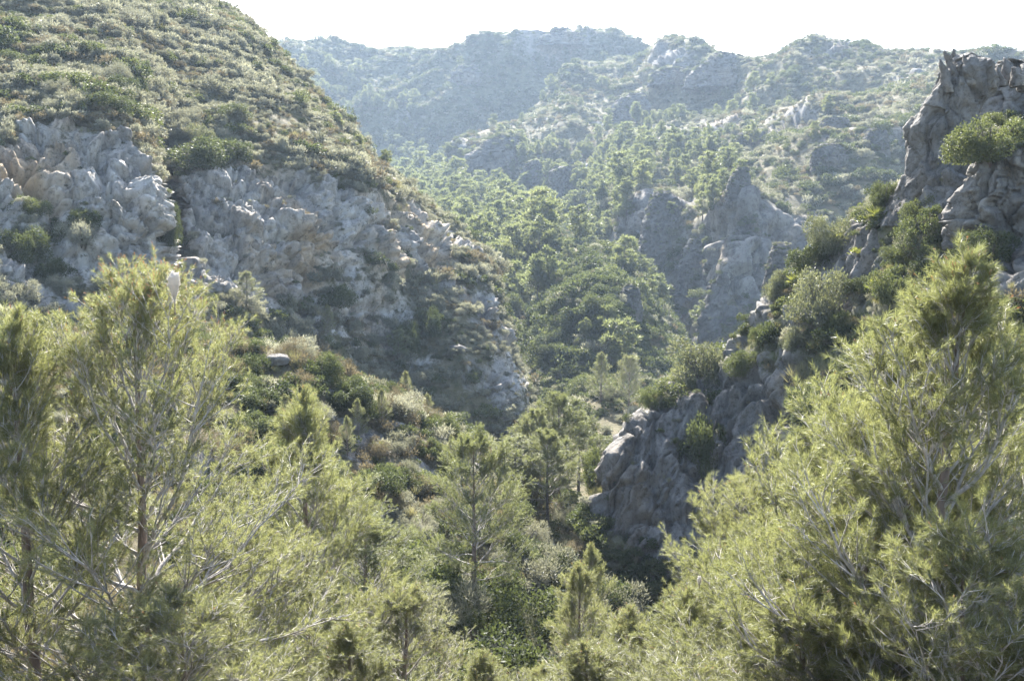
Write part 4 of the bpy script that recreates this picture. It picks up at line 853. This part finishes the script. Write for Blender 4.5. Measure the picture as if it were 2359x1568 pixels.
def scatter_group(name, insts):
    col = bpy.data.collections.new(name+'_source')
    for o in insts: col.objects.link(o)
    ng = bpy.data.node_groups.new(name, 'GeometryNodeTree'); ng.interface.new_socket('Geometry', in_out='INPUT', socket_type='NodeSocketGeometry'); ng.interface.new_socket('Geometry', in_out='OUTPUT', socket_type='NodeSocketGeometry')
    N, L = ng.nodes, ng.links; gi_, go = N.new('NodeGroupInput'), N.new('NodeGroupOutput'); ip = N.new('GeometryNodeInstanceOnPoints'); ci = N.new('GeometryNodeCollectionInfo')
    ci.inputs['Collection'].default_value = col; ci.inputs['Separate Children'].default_value = True; ci.inputs['Reset Children'].default_value = True
    ip.inputs['Pick Instance'].default_value = True
    def na(nm, ty):
        n = N.new('GeometryNodeInputNamedAttribute'); n.data_type = ty; n.inputs['Name'].default_value = nm; return [s for s in n.outputs if s.enabled and s.name == 'Attribute'][0]
    e = N.new('FunctionNodeEulerToRotation'); L.new(na('rot', 'FLOAT_VECTOR'), e.inputs[0]); L.new(e.outputs[0], ip.inputs['Rotation'])
    L.new(na('scl', 'FLOAT_VECTOR'), ip.inputs['Scale']); L.new(na('pick', 'INT'), ip.inputs['Instance Index'])
    L.new(gi_.outputs[0], ip.inputs['Points']); L.new(ci.outputs[0], ip.inputs['Instance']); L.new(ip.outputs[0], go.inputs[0])
    return ng
def points_object(name, rows, nvar, insts, label, cat):
    A = np.array([r[:4] for r in rows]); g = np.random.default_rng(len(rows)); me = bpy.data.meshes.new(name)
    me.vertices.add(len(A)); me.vertices.foreach_set('co', A[:, :3].astype(np.float32).ravel())
    rot = np.stack([g.normal(0, .1, len(A)), g.normal(0, .1, len(A)), g.uniform(0, 6.28, len(A))], 1).astype(np.float32)
    sc = (A[:, 3:4]*np.stack([g.uniform(.85, 1.2, len(A)), g.uniform(.85, 1.2, len(A)), g.uniform(.8, 1.15, len(A))], 1)).astype(np.float32)
    me.attributes.new('rot', 'FLOAT_VECTOR', 'POINT').data.foreach_set('vector', rot.ravel()); me.attributes.new('scl', 'FLOAT_VECTOR', 'POINT').data.foreach_set('vector', sc.ravel())
    me.attributes.new('pick', 'INT', 'POINT').data.foreach_set('value', g.integers(0, nvar, len(A)).astype(np.int32))
    o = obj(name, me); md = o.modifiers.new('cover', 'NODES'); md.node_group = scatter_group(name, insts)
    return tag(o, label, cat, kind='stuff')
def land(px, py, D=None):
    l = Vector(W(px, py, D)) if D else sight(px, py); return np.array(l) if l else np.array((0, 9e3, 0))
LAND = {'near_slope': [('the lone tall pine', land(1115, 1450, 32)), ('the round dark bush', land(560, 830)), ('the round olive-green bush', land(735, 870)), ('the fan palm in the scrub', land(1240, 1420)), ('the low spreading pine', np.array((-4, 23, -10.5))),
   ('the grey hazy pine', np.array((-5, 27, -11))), ('the silk-nest pine', np.array((-4.4, 13, -9))), ('the dark ravine edge', land(1290, 1250)), ('the slope crest below the cliff', land(900, 885)), ('the rusty-tipped young pine', np.array((-4, 17, -9.5))), ('the pale boulders', land(850, 1010)), ('the fan palm low on the slope', land(870, 1040)), ('the round-topped pale pine', np.array((-2, 17, -10)))],
 'cliff_hillside': [('the dark cleft', land(400, 420)), ('the gully thicket', land(450, 330)), ('the brow of the cliff', land(850, 400)), ('the hill crest', land(600, 100)), ('the buttress top', land(200, 250)), ('the cliff foot', land(700, 690)), ('the cliff end at the gorge', land(1150, 830)), ('the upper slope', land(150, 60)), ('the mid slope', land(450, 180))],
 'wooded_hillside': [(l_, np.array(o.location)) for (o, _), l_ in zip(OUTC, ['the rounded rock dome', 'the slanting rock', 'the upright rock tooth', 'the streaked cliff patch', 'the small pale rock face', 'the broken pale rock face', 'the broad cliff bulge', 'the tall gorge pinnacle', 'the rounded rock shoulder', 'the narrow rock rib', 'the low valley cliff', 'the flat-topped cliff block', 'the rounded valley rock', 'the stacked boulders', 'the summit rocks', 'the flat rock band', 'the knoll fin'])],
 'valley_floor': [('the bushy knoll top', land(1375, 600)), ('the knoll rock fin', land(1440, 720)), ('the narrow of the gorge', land(1210, 800)), ('the valley bend', land(1080, 500)), ('the wooded hill foot', land(1300, 560)), ('the slim pine grove', land(1290, 1150)), ('the pale pine pair', land(1450, 930)), ('the end of the long cliff', land(1130, 620))],
 'rock_fin_ridge': [('the wild olive', land(1620, 880)), ('the large glossy bush', land(1900, 730)), ('the spire foot', land(2100, 520)), ('the round crest olive', land(1915, 575)), ('the sharp rock edge', land(1480, 1000)), ('the shaded cleft', land(1620, 1080)), ('the tan buttress', land(2280, 620)), ('the yellow-tipped fan palm', land(2022, 668)), ('the ledge bushes', land(1730, 830))]}
ZS = {'near_slope': 'on the sunny slope', 'cliff_hillside': 'on the long-cliff hill', 'wooded_hillside': 'on the wooded hill', 'valley_floor': 'in the gorge', 'rock_fin_ridge': 'among the rock fins', 'far_ridge': 'on the hazy far ridge'}
def where(zone, p):
    if zone not in LAND: return ZS[zone]
    n = min(LAND[zone], key=lambda q: np.linalg.norm(q[1]-p))[0]; return f'{ZS[zone]} near {n}'
GRP = {'grey_shrub': 'grey shrubs of the slopes', 'green_bush': 'green bushes of the slopes', 'brown_shrub': 'brown shrubs of the slopes', 'grass_tuft': 'grass tufts', 'pine_tree': 'pines on the hillsides'}
for kind, rows in plants.items():
    A = np.array([r[:4] for r in rows]); px, py, f = project(A[:, :3]+np.array((0, 0, 1))*A[:, 3:4]*0.5); size = A[:, 3]*F/f
    ok = (px > -10) & (px < PW+10) & (py > -10) & (py < PH+10); chosen = set()
    for k in np.argsort(-size*ok):
        if len(chosen) >= LIM[kind] or not ok[k]: break
        if visible(A[k, :3]+np.array((0, 0, 0.8*A[k, 3]))): chosen.add(int(k))
    SMED = {kind: float(np.median([rows[k][3] for k in chosen]))}
    for k in sorted(chosen):
        x, y, z, s, zone = rows[k]; md_ = SMED[kind]; w_ = where(zone, np.array((x, y, z))); lab = ('big ' if s > 1.3*md_ else 'small ' if s < 0.8*md_ else '')+f'{KL[kind][0]} {w_}'; lab = lab if len(lab.split()) < 17 else lab.split(' ', 1)[1]
        if kind == 'pine_tree':
            tm, cm = FP[k % 5]; o = bpy.data.objects.new('pine_tree', None); C.objects.link(o); o.empty_display_size = 0.5
            t_, c_ = obj('trunk', tm, o), obj('crown', cm, o); o.scale = (s*random.uniform(.85, 1.2), s*random.uniform(.85, 1.2), s)
        else:
            far, near = ARCH[kind]; me = (near if size[k] > 45 else far)[k % len(near if size[k] > 45 else far)]
            o = bpy.data.objects.new(kind, me); C.objects.link(o); o.scale = (s*random.uniform(.85, 1.2), s*random.uniform(.85, 1.2), s*random.uniform(.8, 1.15))
        o.location = (x, y, z-0.04*s); o.rotation_euler = (random.gauss(0, .05), random.gauss(0, .05), random.uniform(0, 6.28))
        tag(o, lab, KL[kind][1], GRP[kind]+' '+zone.replace('_', ' '))
    rest = [r for k, r in enumerate(rows) if k not in chosen]
    if not rest: continue
    if kind == 'pine_tree':
        src = []
        for k, (tm, cm) in enumerate(FP):
            # one joined source for each far pine
            n1, n2 = len(tm.vertices), len(cm.vertices); v1 = np.zeros(n1*3, np.float32); tm.vertices.foreach_get('co', v1); v2 = np.zeros(n2*3, np.float32); cm.vertices.foreach_get('co', v2)
            q = np.zeros(len(tm.loops), np.int32); tm.loops.foreach_get('vertex_index', q); t = np.zeros(len(cm.loops), np.int32); cm.loops.foreach_get('vertex_index', t)
            me = mesh_np('far_pine', np.concatenate([v1, v2]).reshape(-1, 3), [q.reshape(-1, 4), t.reshape(-1, 3)+n1]); me.materials.append(M['bark_far']); me.materials.append(M['needle_far'])
            mi = np.zeros(len(me.polygons), np.int32); mi[len(q)//4:] = 1; me.polygons.foreach_set('material_index', mi); src.append(bpy.data.objects.new('far_pine', me))
        points_object('distant_pine_wood', rest, 5, src, 'distant pines merging into woods on the hills', 'trees')
    else:
        src = [bpy.data.objects.new(kind+'_source', m) for m in ARCH[kind][0]]
        points_object(kind+'_cover', rest, len(src), src, f'{KL[kind][0]} cover spread over all the slopes', 'ground cover')

# ------------------------------------------------------------------ haze in the valley air
hz = np.array([(x, y, z) for x in (-900, 900) for y in (-60, 1000) for z in (-90, 220)], float)
hq = np.array([(0,1,3,2),(4,6,7,5),(0,4,5,1),(2,3,7,6),(0,2,6,4),(1,5,7,3)])
hm = bpy.data.materials.new('haze'); hm.use_nodes = True; hn = hm.node_tree.nodes; hl = hm.node_tree.links
hn.remove(hn['Principled BSDF']); pv = hn.new('ShaderNodeVolumePrincipled'); pv.inputs['Density'].default_value = 0.00018
pv.inputs['Color'].default_value = (0.62, 0.79, 1.0, 1); pv.inputs['Anisotropy'].default_value = 0.2
hl.new(pv.outputs[0], hn['Material Output'].inputs['Volume'])
ho = obj('haze', mesh_np('haze', hz, [hq], hm)); ho['kind'] = 'stuff'; ho['label'] = 'pale blue haze filling the valley air'; ho['category'] = 'haze'
